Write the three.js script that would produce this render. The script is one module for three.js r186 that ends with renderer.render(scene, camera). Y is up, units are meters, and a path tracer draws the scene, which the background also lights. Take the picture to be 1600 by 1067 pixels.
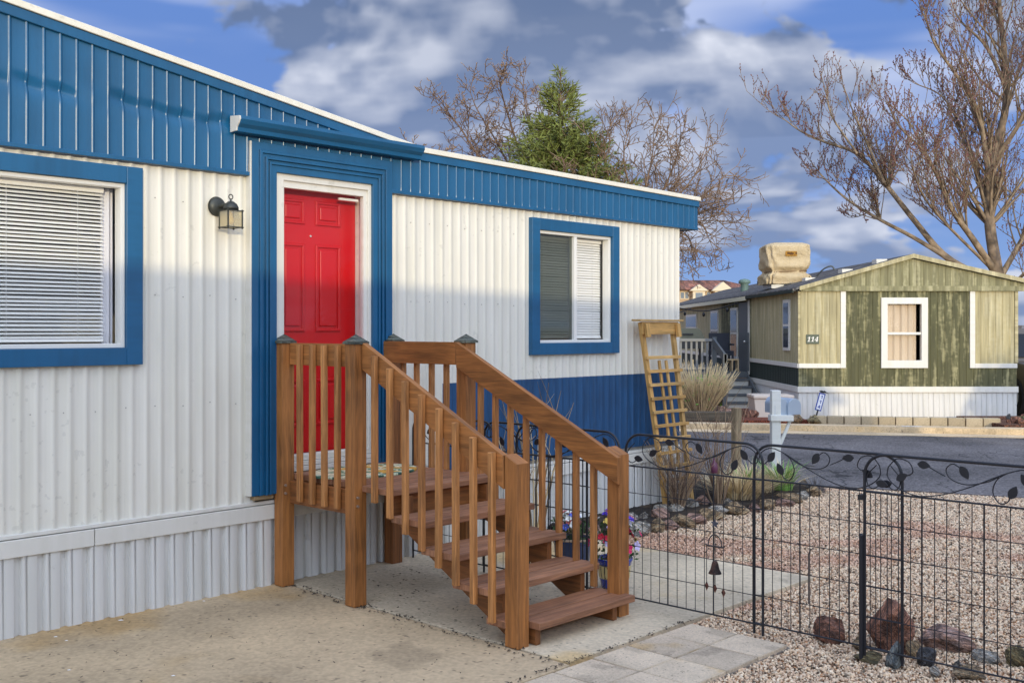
import * as THREE from 'three';
import { RoundedBoxGeometry } from 'three/addons/geometries/RoundedBoxGeometry.js';
import { mergeGeometries } from 'three/addons/utils/BufferGeometryUtils.js';
import { TextGeometry } from 'three/addons/geometries/TextGeometry.js';
import { FontLoader } from 'three/addons/loaders/FontLoader.js';

// ───────────── camera, sky, sun, exposure ─────────────
const scene = new THREE.Scene();
const FOCAL = 1663, HORIZON = 516, EYE = 1.6;               // pixels of the 1600 x 1067 photograph; metres
const camera = new THREE.PerspectiveCamera(2 * Math.atan(533.5 / FOCAL) * 180 / Math.PI, 1600 / 1067, 0.1, 900);
camera.position.set(0, EYE, 0);
camera.setViewOffset(1600, 1067, 0, 533.5 - HORIZON, 1600, 1067);   // a level camera with a shifted lens
const renderer = new THREE.WebGLRenderer({ antialias: true });
renderer.toneMapping = THREE.LinearToneMapping;
renderer.toneMappingExposure = 0.75;
renderer.shadowMap.enabled = true;
const SUN = new THREE.Vector3(0.25, 0.128, 0.968).normalize();
const sun = new THREE.DirectionalLight(new THREE.Color(1.0, 0.84, 0.55), 2.5);
sun.position.copy(SUN).multiplyScalar(60);
sun.castShadow = true; sun.shadow.radius = 1; sun.shadow.mapSize.set(4096, 4096);
Object.assign(sun.shadow.camera, { left: -40, right: 40, top: 30, bottom: -30, near: 1, far: 160 });
scene.add(sun);

function rng(seed) { let s = seed | 0; return () => { s = (s + 0x6d2b79f5) | 0; let t = Math.imul(s ^ (s >>> 15), 1 | s); t = (t + Math.imul(t ^ (t >>> 7), 61 | t)) ^ t; return ((t ^ (t >>> 14)) >>> 0) / 4294967296; }; }
const hash2 = (x, y, s) => { let h = Math.imul(x, 374761393) + Math.imul(y, 668265263) + Math.imul(s, 1274126177); h = Math.imul(h ^ (h >>> 13), 1274126177); return ((h ^ (h >>> 16)) >>> 0) / 4294967296; };
const sstep = (a, b, x) => { const t = Math.min(1, Math.max(0, (x - a) / (b - a))); return t * t * (3 - 2 * t); };
const mix = (a, b, t) => a + (b - a) * t;
function vnoise(x, y, s, px, py) {                          // value noise, periodic when px, py are given
  const ix = Math.floor(x), iy = Math.floor(y); let fx = x - ix, fy = y - iy;
  fx = fx * fx * fx * (fx * (fx * 6 - 15) + 10); fy = fy * fy * fy * (fy * (fy * 6 - 15) + 10);
  const m = (v, p) => p ? ((v % p) + p) % p : v, x0 = m(ix, px), x1 = m(ix + 1, px), y0 = m(iy, py), y1 = m(iy + 1, py);
  return mix(mix(hash2(x0, y0, s), hash2(x1, y0, s), fx), mix(hash2(x0, y1, s), hash2(x1, y1, s), fx), fy);
}
function fbm(x, y, oct, s, px, py) { let v = 0, a = 0.5, n = 0; for (let i = 0; i < oct; i++) { v += a * vnoise(x, y, s + i * 17, px, py); n += a; x *= 2; y *= 2; if (px) { px *= 2; py *= 2; } a *= 0.5; } return v / n; }

function vnoise3(x, y, z, s) {
  const iz = Math.floor(z); let fz = z - iz; fz = fz * fz * (3 - 2 * fz);
  return mix(vnoise(x, y, s + Math.imul(iz, 7919)), vnoise(x, y, s + Math.imul(iz + 1, 7919)), fz);
}
function fbm3(x, y, z, oct, s) { let v = 0, a = 0.5, n = 0; for (let i = 0; i < oct; i++) { v += a * vnoise3(x, y, z, s + i * 131); n += a; x *= 2.03; y *= 2.03; z *= 2.03; a *= 0.57; } return v / n; }
const SKX = 54.2, SKZ = 40.9;                                  // which clouds
function billow(x, y, z, oct, s) { let v = 0, a = 0.5, n = 0; for (let i = 0; i < oct; i++) { v += a * Math.abs(2 * vnoise3(x, y, z, s + i * 131) - 1); n += a; x *= 2.07; y *= 2.07; z *= 2.07; a *= 0.55; } return v / n; }
function makeSky() {                                        // broken grey cumulus over an evening sky, clearer and brighter round the low sun
  const W = 4096, Hh = 2048, data = new Float32Array(W * Hh * 4);
  for (let row = 0; row < Hh; row++) {
    const el = ((row + 0.5) / Hh - 0.5) * Math.PI, y = Math.sin(el), ce = Math.cos(el);
    for (let col = 0; col < W; col++) {
      const ph = ((col + 0.5) / W - 0.5) * 2 * Math.PI, x = Math.cos(ph) * ce, z = Math.sin(ph) * ce, o = (row * W + col) * 4;
      let r, g, b;
      if (y < -0.01) { r = 0.16; g = 0.15; b = 0.14; } else {
        const yy = Math.max(y, 0), q = yy / (0.35 + 0.65 * yy);
        const wx = (vnoise3(x * 5, q * 9, z * 5, 91) - 0.5) * 0.28, wy = (vnoise3(x * 5 + 9, q * 9, z * 5, 92) - 0.5) * 0.28;
        const ax = x * 4.2 + wx + SKX, ay = q * 4.6 + wy + SKX * 0.7, az = z * 4.2 + SKZ;
        const d = fbm3(ax, ay, az, 7, 11) + (0.36 - billow(ax * 3.1, ay * 4.4, az * 3.1, 5, 203)) * 0.26, d4 = fbm3(ax, ay, az, 5, 11), d2 = fbm3(ax, ay + 0.16, az, 5, 11);
        const cover = sstep(0.395, 0.450, d), thick = sstep(0.44, 0.62, d);
        const light = Math.min(1, Math.max(0, 0.22 + (d4 - d2) * 4.2 + (0.36 - billow(ax * 2.3, ay * 3.6, az * 2.3, 6, 55)) * 0.95 + (fbm3(ax * 1.5 + 31, ay * 3.4, az * 1.5, 5, 66) - 0.5) * 1.5));
        const veil = sstep(0.34, 0.66, fbm3(x * 3 + 3, q * 14, z * 3, 4, 77));
        const hz = Math.exp(-yy * 7);
        let br = mix(0.105, 0.27, hz), bg = mix(0.215, 0.42, hz), bb = mix(0.56, 0.72, hz);
        br = mix(br, 0.54, veil * 0.75); bg = mix(bg, 0.61, veil * 0.75); bb = mix(bb, 0.82, veil * 0.75);
        const l = mix(light, light * 0.62, thick);
        const low = 1 - sstep(0.15, 0.34, yy), cr = mix(mix(0.110, 0.172, low), 0.74, l), cg = mix(mix(0.160, 0.240, low), 0.77, l), cb = mix(mix(0.280, 0.41, low), 0.86, l);   // more air in front of the lower clouds
        const c = cover * 0.93;
        r = mix(br, cr, c); g = mix(bg, cg, c); b = mix(bb, cb, c);
        const cs = x * SUN.x + y * SUN.y + z * SUN.z, s = (1 + cs) / 2, glow = 5.0 * Math.pow(s, 5.5), top = 1 + 1.1 * sstep(0.2, 1, y);   // forward scattering round the sun, strengthened to light the walls; brightened overhead too
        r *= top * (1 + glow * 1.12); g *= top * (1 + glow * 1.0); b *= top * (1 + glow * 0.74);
      }
      const e = 1.0 / 0.68;
      data[o] = r * e; data[o + 1] = g * e; data[o + 2] = b * e; data[o + 3] = 1;
    }
  }
  const t = new THREE.DataTexture(data, W, Hh, THREE.RGBAFormat, THREE.FloatType);
  t.mapping = THREE.EquirectangularReflectionMapping; t.magFilter = THREE.LinearFilter; t.needsUpdate = true;
  return t;
}
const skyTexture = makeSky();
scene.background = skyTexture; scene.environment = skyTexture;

// ───────────── helpers ─────────────
const V = (x, y, z) => new THREE.Vector3(x, y, z), C = (r, g, b) => new THREE.Color().setRGB(r, g, b);
const at = (px, py, depth) => V((px - 800) / FOCAL * depth, EYE + (HORIZON - py) / FOCAL * depth, -depth);   // a photograph pixel at a depth in metres
// the home's own axes: u along its wall, h up, n out of the wall; its wall stands at n = -5.72
const THETA = Math.PI / 2 - Math.atan2(1580, FOCAL), UX = V(Math.cos(THETA), 0, -Math.sin(THETA)), NX = V(Math.sin(THETA), 0, Math.cos(THETA));
const L = (u, h, n) => V(u * UX.x + n * NX.x, h, u * UX.z + n * NX.z);
const WALL = -5.72;

function texture(size, fn, srgb = true, sx = size) {
  const d = new Uint8Array(sx * size * 4);
  for (let y = 0; y < size; y++) for (let x = 0; x < sx; x++) { const c = fn(x / sx, y / size), o = (y * sx + x) * 4; for (let k = 0; k < 3; k++) d[o + k] = Math.max(0, Math.min(255, Math.round(c[k] * 255))); d[o + 3] = 255; }
  const t = new THREE.DataTexture(d, sx, size); t.wrapS = t.wrapT = THREE.RepeatWrapping; t.magFilter = THREE.LinearFilter; t.minFilter = THREE.LinearMipmapLinearFilter; t.generateMipmaps = true;
  if (srgb) t.colorSpace = THREE.SRGBColorSpace; t.needsUpdate = true; return t;
}
const grey = (f) => (u, v) => { const x = f(u, v); return [x, x, x]; };
function rep(t, x, y = x) { const c = t.clone(); c.repeat.set(x, y); c.needsUpdate = true; return c; }
function M(color, roughness = 0.7, extra = {}) { return new THREE.MeshStandardMaterial({ color, roughness, ...extra }); }
function P(color, roughness = 0.5, extra = {}) { return new THREE.MeshPhysicalMaterial({ color, roughness, ...extra }); }

const used = {};
function numbered(n) { const k = used[n] = (used[n] ?? -1) + 1; return k ? `${n}_${String(k).padStart(3, '0')}` : n; }
function mesh(name, geo, mat, parent, pos) { const m = new THREE.Mesh(geo, mat); m.name = name; m.castShadow = m.receiveShadow = true; if (pos) m.position.set(...pos); parent.add(m); return m; }
function tag(o, label, category, group) { Object.assign(o.userData, { label, category }); if (group) o.userData.group = group; return o; }
// a thing standing in the home's axes: its children are given in (u, h, n) and stored relative to its base
function thing(name, label, category, base = [0, 0, 0], { home = false, turn = 0, group } = {}) {
  const o = new THREE.Group(); o.name = numbered(name); scene.add(o);
  o.position.copy(home ? L(...base) : V(...base)); o.rotation.y = home ? THETA + turn : turn; o.org = home ? base : [0, 0, 0];
  return tag(o, label, category, group);
}
function structure(name, geo, mat, home = true) { const o = mesh(numbered(name), geo, mat, scene); o.userData.kind = 'structure'; if (home) o.rotation.y = THETA; return o; }
const orgOf = (p) => { let x = 0, y = 0, z = 0, q = p; while (q) { if (q.org) { x += q.org[0]; y += q.org[1]; z += q.org[2]; } q = q.parent; } return [x, y, z]; };
function put(name, geo, mat, parent) { const o = orgOf(parent); geo.translate(-o[0], -o[1], -o[2]); return mesh(name, geo, mat, parent); }   // geometry in (u, h, n)

// boxes with uv in metres, u along the longest side
let uvSeed = rng(5);
function boxUV(g, along) {
  const p = g.attributes.position, n = g.attributes.normal, uv = g.attributes.uv, ou = uvSeed() * 7, ov = uvSeed() * 7;
  for (let i = 0; i < p.count; i++) {
    const q = [p.getX(i), p.getY(i), p.getZ(i)], m = [Math.abs(n.getX(i)), Math.abs(n.getY(i)), Math.abs(n.getZ(i))];
    const f = m[0] > m[1] && m[0] > m[2] ? 0 : m[1] > m[2] ? 1 : 2, ax = [0, 1, 2].filter((a) => a !== f);
    const a = ax.includes(along) ? along : ax[0], b = ax.find((k) => k !== a);
    uv.setXY(i, q[a] + ou, q[b] + ov);
  }
  return g;
}
function boxG(x0, x1, y0, y1, z0, z1, bevel = 0) {
  const w = x1 - x0, h = y1 - y0, d = z1 - z0, g = bevel ? new RoundedBoxGeometry(w, h, d, 1, bevel) : new THREE.BoxGeometry(w, h, d);
  boxUV(g, w >= h && w >= d ? 0 : h >= d ? 1 : 2); g.translate((x0 + x1) / 2, (y0 + y1) / 2, (z0 + z1) / 2);
  return bevel ? g : g;
}
const box = (name, parent, mat, x0, x1, y0, y1, z0, z1, bevel = 0.003) => put(name, boxG(x0, x1, y0, y1, z0, z1, bevel), mat, parent);
const clean = (g) => { const o = new THREE.BufferGeometry(); g = g.index ? g.toNonIndexed() : g; for (const k of ['position', 'normal', 'uv']) o.setAttribute(k, g.attributes[k] ?? new THREE.BufferAttribute(new Float32Array(g.attributes.position.count * 2), 2)); return o; };
const merge = (list) => mergeGeometries(list.map(clean));
// polygon in (n, h) pulled out along u from u0 to u1
function slab(pts, u0, u1, bevel = 0.003, upright = false) {
  const s = new THREE.Shape(pts.map(([n, h]) => new THREE.Vector2(-n, h)));
  const g = new THREE.ExtrudeGeometry(s, { depth: u1 - u0 - 2 * bevel, bevelEnabled: bevel > 0, bevelThickness: bevel, bevelSize: bevel, bevelOffset: -bevel, bevelSegments: 1 });
  const uv = g.attributes.uv, nz = g.attributes.normal, a = uvSeed() * 7, b = uvSeed() * 7; for (let i = 0; i < uv.count; i++) { const x = uv.getX(i), y = uv.getY(i); upright && Math.abs(nz.getZ(i)) > 0.9 ? uv.setXY(i, y + a, x + b) : uv.setXY(i, x + a, y + b); }
  g.rotateY(Math.PI / 2); g.translate(u0 + bevel, 0, 0); return g;
}
// polygon in (u, h) pulled out along n
function plate(pts, n0, n1, bevel = 0.003, holes = []) {
  const s = new THREE.Shape(pts.map(([u, h]) => new THREE.Vector2(u, h)));
  for (const h of holes) s.holes.push(new THREE.Path(h.map(([a, b]) => new THREE.Vector2(a, b))));
  const g = new THREE.ExtrudeGeometry(s, { depth: n1 - n0 - 2 * bevel, bevelEnabled: bevel > 0, bevelThickness: bevel, bevelSize: bevel, bevelOffset: -bevel, bevelSegments: 1, curveSegments: 8 });
  g.translate(0, 0, n0 + bevel); return g;
}
const rect = (x0, x1, y0, y1) => [[x0, y0], [x1, y0], [x1, y1], [x0, y1]];

class Acc {                                                // collects tubes and faces into one geometry
  constructor() { this.p = []; this.n = []; this.u = []; this.i = []; this.c = null; }
  tube(pts, rad, sides = 5) {
    const base = this.p.length / 3, N = pts.length; let ref = null, len = 0;
    for (let k = 0; k < N; k++) {
      const a = pts[Math.max(0, k - 1)], b = pts[Math.min(N - 1, k + 1)], t = b.clone().sub(a).normalize();
      if (!ref) ref = Math.abs(t.y) < 0.9 ? V(0, 1, 0) : V(1, 0, 0);
      const x = ref.clone().addScaledVector(t, -ref.dot(t)).normalize(), y = t.clone().cross(x); ref = x;
      if (k) len += pts[k].distanceTo(pts[k - 1]);
      const r = typeof rad === 'number' ? rad : rad[k];
      for (let s = 0; s <= sides; s++) { const A = s / sides * Math.PI * 2, c = Math.cos(A), d = Math.sin(A), nx = x.x * c + y.x * d, ny = x.y * c + y.y * d, nz = x.z * c + y.z * d; this.p.push(pts[k].x + nx * r, pts[k].y + ny * r, pts[k].z + nz * r); this.n.push(nx, ny, nz); this.u.push(s / sides * 0.3, len); }
    }
    for (let k = 0; k < N - 1; k++) for (let s = 0; s < sides; s++) { const q = base + k * (sides + 1) + s, w = q + sides + 1; this.i.push(q, q + 1, w, q + 1, w + 1, w); }
    return this;
  }
  tri(a, b, c) { const n = b.clone().sub(a).cross(c.clone().sub(a)).normalize(), o = this.p.length / 3; for (const v of [a, b, c]) { this.p.push(v.x, v.y, v.z); this.n.push(n.x, n.y, n.z); this.u.push(v.x, v.y); } this.i.push(o, o + 1, o + 2); return this; }
  quad(a, b, c, d) { const n = b.clone().sub(a).cross(d.clone().sub(a)).normalize(), o = this.p.length / 3; for (const v of [a, b, c, d]) { this.p.push(v.x, v.y, v.z); this.n.push(n.x, n.y, n.z); this.u.push(v.x, v.y); } this.i.push(o, o + 1, o + 2, o, o + 2, o + 3); return this; }
  geo() { const g = new THREE.BufferGeometry(); g.setAttribute('position', new THREE.Float32BufferAttribute(this.p, 3)); g.setAttribute('normal', new THREE.Float32BufferAttribute(this.n, 3)); g.setAttribute('uv', new THREE.Float32BufferAttribute(this.u, 2)); g.setIndex(this.i); return g; }
}
const tubeG = (pts, r, sides = 6) => new Acc().tube(pts, r, sides).geo();
const smooth = (pts, n) => new THREE.CatmullRomCurve3(pts).getPoints(n);

// sheet metal: a profile z(u) of period p swept up a wall; `cells` is a list of [u0, u1, h0, h1]; rows lets it be dented
function sheet(cells, profile, period, n0, dent, rowStep = 99) {
  const pos = [], uv = [], idx = [];
  for (const [u0, u1, h0, h1] of cells) {
    const us = [u0]; for (let k = Math.floor(u0 / period); k * period < u1; k++) for (const [f] of profile) { const u = (k + f) * period; if (u > u0 + 1e-4 && u < u1 - 1e-4) us.push(u); } us.push(u1);
    const top = (u) => typeof h1 === 'function' ? h1(u) : h1;
    const rows = Math.max(1, Math.ceil(((typeof h1 === 'function' ? 3.2 : h1) - h0) / rowStep)), base = pos.length / 3;
    for (let r = 0; r <= rows; r++) for (const u of us) {
      const f = ((u / period) % 1 + 1) % 1; let z = profile[profile.length - 1][1];
      for (let k = 0; k < profile.length; k++) { const [fa, za] = profile[k], [fb, zb] = profile[k + 1] ?? [1, profile[0][1]]; if (f >= fa - 1e-6 && f <= fb + 1e-6) { z = mix(za, zb, (f - fa) / Math.max(1e-6, fb - fa)); break; } }
      const h = mix(h0, top(u), r / rows);
      pos.push(u, h, n0 + z + (dent ? dent(u, h) : 0)); uv.push(u, h);
    }
    const w = us.length;
    for (let r = 0; r < rows; r++) for (let k = 0; k < w - 1; k++) { const q = base + r * w + k; idx.push(q, q + 1, q + w, q + 1, q + w + 1, q + w); }
  }
  const g = new THREE.BufferGeometry(); g.setAttribute('position', new THREE.Float32BufferAttribute(pos, 3)); g.setAttribute('uv', new THREE.Float32BufferAttribute(uv, 2)); g.setIndex(idx); g.computeVertexNormals(); return g;
}
const font = await new FontLoader().loadAsync('fonts/droid/droid_serif_bold.typeface.json');
const fontSans = await new FontLoader().loadAsync('fonts/droid/droid_sans_bold.typeface.json');

// ───────────── materials ─────────────
const woodMap = texture(512, (u, v) => {                    // brown deck stain over visible grain, u along the board (one metre)
  const w = (fbm(u * 3, v * 6, 2, 3, 3, 6) - 0.5) * 0.035, g = fbm(u * 3, (v + w) * 72, 4, 21, 3, 72), f = fbm(u * 14, v * 200, 3, 31, 14, 200), b = fbm(u * 3, v * 6, 4, 41, 3, 6);
  const worn = sstep(0.60, 0.80, fbm(u * 9, v * 50, 4, 61, 9, 50)), k = 0.52 + 0.32 * g + 0.16 * f + 0.30 * (b - 0.5);
  return [mix(k * 1.0, 0.86, worn * 0.35), mix(k * 0.95, 0.82, worn * 0.35), mix(k * 0.88, 0.78, worn * 0.35)];
}), woodBump = texture(512, grey((u, v) => 0.55 * fbm(u * 3, v * 90, 4, 22, 3, 90) + 0.45 * fbm(u * 20, v * 160, 3, 23, 20, 160)), false);
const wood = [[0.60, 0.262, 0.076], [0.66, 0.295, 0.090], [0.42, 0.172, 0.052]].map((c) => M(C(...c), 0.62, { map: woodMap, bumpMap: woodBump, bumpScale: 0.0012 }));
const treadWood = [[0.62, 0.33, 0.205], [0.56, 0.285, 0.17]].map((c) => M(C(...c), 0.68, { map: woodMap, bumpMap: woodBump, bumpScale: 0.0016 }));
const stickWood = [[0.84, 0.415, 0.150], [0.74, 0.350, 0.120]].map((c) => M(C(...c), 0.62, { map: woodMap, bumpMap: woodBump, bumpScale: 0.0012 }));
const wr = rng(77), anyStick = () => stickWood[Math.floor(wr() * 2)], anyWood = () => wood[Math.floor(wr() * 3)], anyTread = () => treadWood[Math.floor(wr() * 2)];

const paintBump = texture(512, grey((u, v) => 0.6 * fbm(u * 8, v * 8, 4, 71, 8, 8) + 0.4 * fbm(u * 60, v * 40, 3, 72, 60, 40)), false);
const sidingMap = texture(1024, (u, v) => {                 // off-white paint, faint chalky streaks and small scuffs
  const s = fbm(u * 40, v * 3, 3, 81, 40, 3), b = fbm(u * 5, v * 5, 4, 82, 5, 5), sc = sstep(0.735, 0.80, fbm(u * 60, v * 60, 3, 83, 60, 60)) * sstep(0.5, 0.62, b), k = 0.90 + 0.06 * s + 0.05 * b - 0.05 * sc;
  return [k, k * 0.992, k * (0.955 + 0.02 * s)];
});
const whiteSiding = M(C(0.80, 0.79, 0.74), 0.5, { map: rep(sidingMap, 0.5), bumpMap: paintBump, bumpScale: 0.0008 });
const whiteTrim = M(C(0.78, 0.775, 0.75), 0.45, { map: rep(sidingMap, 0.5), bumpMap: paintBump, bumpScale: 0.0005 });
const skirtWhite = M(C(0.72, 0.73, 0.74), 0.42, { map: rep(sidingMap, 0.4) });
const blueMap = texture(1024, (u, v) => { const b = fbm(u * 6, v * 6, 5, 101, 6, 6), s = fbm(u * 70, v * 6, 3, 102, 70, 6), ch = sstep(0.755, 0.80, fbm(u * 48, v * 30, 4, 103, 48, 30)) * sstep(0.5, 0.66, b), k = 0.82 + 0.2 * b + 0.08 * s; return [mix(k, 1, ch), mix(k, 1, ch), mix(k, 1, ch)]; });
const bluePaint = P(C(0.010, 0.105, 0.235), 0.28, { map: rep(blueMap, 0.5), bumpMap: paintBump, bumpScale: 0.0006 });
const blueBand = M(C(0.010, 0.078, 0.205), 0.55, { map: rep(texture(512, (u, v) => { const s = fbm(u * 60, v * 5, 4, 111, 60, 5), d = sstep(0.70, 0.78, fbm(u * 90, v * 12, 3, 112, 90, 12)), b = fbm(u * 5, v * 5, 4, 113, 5, 5), k = 0.66 + 0.3 * s + 0.2 * b; return [mix(k, 1, d * 0.5), mix(k, 1, d * 0.5), mix(k, 1, d * 0.4)]; }), 0.8), bumpMap: paintBump, bumpScale: 0.001 });
const aluminium = M(C(0.78, 0.77, 0.72), 0.4), darkMetal = M(C(0.028, 0.030, 0.036), 0.42, { metalness: 0.3 });
const glass = P(C(1, 1, 1), 0.02, { transmission: 1, thickness: 0, ior: 1.18 }), screenGlass = P(C(0.62, 0.64, 0.62), 0.03, { transmission: 1, thickness: 0, ior: 1.4 });
const blindWhite = M(C(0.86, 0.85, 0.80), 0.45), dark = M(C(0.03, 0.03, 0.035), 0.9), interior = M(C(0.30, 0.28, 0.25), 0.9);
const redPaint = P(C(0.56, 0.003, 0.006), 0.34, { bumpMap: paintBump, bumpScale: 0.0005 });
const concreteMap = texture(1024, (u, v) => {               // four metres: trowel mottling, brown stains, fine grit
  const a = fbm(u * 6, v * 6, 6, 121, 6, 6), st = sstep(0.56, 0.74, fbm(u * 4 + 0.3, v * 4, 5, 122, 4, 4)), f = fbm(u * 220, v * 220, 2, 123, 220, 220), sp = sstep(0.80, 0.86, fbm(u * 150, v * 150, 2, 124, 150, 150)), oil = sstep(0.68, 0.78, fbm(u * 7, v * 7, 5, 125, 7, 7));
  const k = 0.82 + 0.24 * (a - 0.5) + 0.14 * (f - 0.5) - 0.22 * sp - 0.10 * oil;
  return [k * mix(1, 0.98, st), k * mix(0.975, 0.90, st), k * mix(0.92, 0.74, st)];
}), concreteBump = texture(512, grey((u, v) => 0.5 * fbm(u * 120, v * 120, 3, 131, 120, 120) + 0.5 * fbm(u * 12, v * 12, 4, 132, 12, 12)), false);
const concrete = M(C(0.76, 0.61, 0.43), 0.85, { map: rep(concreteMap, 0.25), bumpMap: rep(concreteBump, 0.7), bumpScale: 0.003 });
const concretePale = M(C(0.93, 0.82, 0.655), 0.85, { map: rep(concreteMap, 0.3), bumpMap: rep(concreteBump, 0.7), bumpScale: 0.003 });
const paverMats = [[0.92, 0.79, 0.65], [0.86, 0.74, 0.61], [0.96, 0.83, 0.68]].map((c) => M(C(...c), 0.9, { map: rep(concreteMap, 0.6), bumpMap: rep(concreteBump, 1.4), bumpScale: 0.004 }));
const kerbMat = M(C(0.98, 0.80, 0.57), 0.9, { map: rep(concreteMap, 0.3), bumpMap: concreteBump, bumpScale: 0.003 });  // sunlight on the kerb and gutter is put into this pale warm tone
const gravelMap = texture(1024, (u, v) => {                 // two metres of pea gravel: cells of many stone tones
  const n = 130, x = u * n, y = v * n; let best = 9, id = 0; for (let i = -1; i <= 1; i++) for (let j = -1; j <= 1; j++) { const cx = Math.floor(x) + i, cy = Math.floor(y) + j, wx = (cx + n) % n, wy = (cy + n) % n, dx = cx + hash2(wx, wy, 1) - x, dy = cy + hash2(wx, wy, 2) - y, d = dx * dx + dy * dy; if (d < best) { best = d; id = hash2(wx, wy, 3); } }
  const b = fbm(u * 5, v * 5, 4, 141, 5, 5), k = (0.48 + 0.5 * id) * (1 - 0.65 * sstep(0.12, 0.5, best)) * (0.82 + 0.36 * b), pk = hash2(Math.floor(id * 997), 4, 4);
  return [k * mix(1, 0.98, pk), k * mix(0.88, 0.78, pk), k * mix(0.76, 0.62, pk)];
});
const gravelMat = M(C(0.94, 0.75, 0.56), 0.95, { map: rep(gravelMap, 0.5), bumpMap: rep(gravelMap, 0.5), bumpScale: 0.008 });
const asphaltMap = texture(1024, (u, v) => { const f = fbm(u * 260, v * 260, 2, 151, 260, 260), a = fbm(u * 5, v * 5, 5, 152, 5, 5), cr = sstep(0.012, 0.004, Math.abs(fbm(u * 4, v * 4, 5, 153, 4, 4) - 0.5)), k = 0.62 + 0.5 * (f - 0.5) + 0.34 * (a - 0.5) - 0.3 * cr; return [k, k * 0.99, k]; });
const asphalt = M(C(0.35, 0.325, 0.31), 0.9, { map: rep(asphaltMap, 0.25), bumpMap: rep(asphaltMap, 0.25), bumpScale: 0.006 });
const rockMap = texture(512, (u, v) => { const a = fbm(u * 6, v * 6, 6, 161, 6, 6), f = fbm(u * 50, v * 50, 3, 162, 50, 50), ve = sstep(0.02, 0.006, Math.abs(fbm(u * 5, v * 5, 4, 163, 5, 5) - 0.52)), k = 0.56 + 1.0 * (a - 0.5) + 0.5 * (f - 0.5) + 0.3 * ve, o = fbm(u * 9 + 3, v * 9, 4, 164, 9, 9); return [k * mix(0.92, 1.1, o), k * 0.98, k * mix(1.02, 0.84, o)]; });
const rockMats = { red: [0.42, 0.21, 0.15], tan: [0.62, 0.47, 0.30], grey: [0.52, 0.50, 0.48], dark: [0.16, 0.17, 0.20], blue: [0.34, 0.40, 0.44], white: [0.80, 0.78, 0.74], olive: [0.42, 0.36, 0.20], pink: [0.66, 0.44, 0.38] };
for (const k in rockMats) rockMats[k] = M(C(...rockMats[k]).multiplyScalar(1.9), 0.85, { map: rep(rockMap, 1.6), bumpMap: rep(rockMap, 1.6), bumpScale: 0.015 });
const barkMap = texture(256, (u, v) => { const k = 0.45 + 0.6 * fbm(u * 16, v * 5, 5, 171, 16, 5); return [k, k * 0.95, k * 0.88]; });
const bark = M(C(0.40, 0.33, 0.26), 0.9, { map: barkMap }), barkPale = M(C(0.50, 0.42, 0.32), 0.9, { map: barkMap }), twig = M(C(0.17, 0.11, 0.075), 0.9), twigGold = M(C(0.42, 0.27, 0.14), 0.9), bud = M(C(0.20, 0.085, 0.075), 0.8);
const dryGrass = M(C(0.80, 0.64, 0.37), 0.95, { side: THREE.DoubleSide }), dryStem = M(C(0.34, 0.24, 0.15), 0.9), greenLeaf = M(C(0.20, 0.42, 0.07), 0.7, { side: THREE.DoubleSide }), darkLeaf = M(C(0.05, 0.10, 0.03), 0.8, { side: THREE.DoubleSide });

// ───────────── the ground ─────────────
{ const g = new THREE.CircleGeometry(420, 64); g.rotateX(-Math.PI / 2); const p = g.attributes.position, uv = g.attributes.uv; for (let i = 0; i < p.count; i++) uv.setXY(i, p.getX(i), p.getZ(i)); g.translate(0, -0.024, 0); structure('ground', g, gravelMat, false); }
const flatPoly = (pts, y, th, mat, name) => {               // a slab with a world (x, z) outline, its top at y
  const g = new THREE.ExtrudeGeometry(new THREE.Shape(pts.map(([x, z]) => new THREE.Vector2(x, -z))), { depth: th, bevelEnabled: false }); g.rotateX(-Math.PI / 2); g.translate(0, y - th, 0); return structure(name, g, mat, false);
};
const slabG = (u0, u1, n0, n1, top = 0, th = 0.12, bevel = 0.006) => boxG(u0, u1, top - th, top, n0, n1, bevel);
function slabUV(g) { const p = g.attributes.position, uv = g.attributes.uv; for (let i = 0; i < p.count; i++) uv.setXY(i, p.getX(i) + p.getY(i), p.getZ(i) + p.getY(i)); return g; }
{ const d = structure('driveway', slabUV(slabG(-9, 3.885, -5.75, -3.305)), concrete); d.name = 'driveway';
  structure('driveway', slabUV(slabG(-9, 2.2, -3.295, 4.2)), concrete);
  structure('patio', slabUV(slabG(3.898, 6.34, -5.75, -3.33, 0.004)), concretePale); }
{ // two rows of square pavers, each its own piece
  const bed = structure('paved_path', slabUV(slabG(2.21, 4.90, -3.29, -2.70, -0.012, 0.08)), M(C(0.20, 0.17, 0.14), 1));
  const r = rng(8); let k = 0;
  for (let row = 0; row < 2; row++) for (let c = 0; c < 9; c++) {
    const u1 = 4.875 - c * 0.285, n0 = -3.283 + row * 0.293; if (row === 1 && c === 0 && false) continue;
    const g = boxUV(new RoundedBoxGeometry(0.277, 0.045, 0.286, 1, 0.006), 0); g.rotateX((r() - 0.5) * 0.012); g.rotateZ((r() - 0.5) * 0.012);
    const m = mesh('paver', g, paverMats[k++ % 3], bed); m.position.set(u1 - 0.14, -0.018 + r() * 0.004, n0 + 0.143);
  } }
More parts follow.
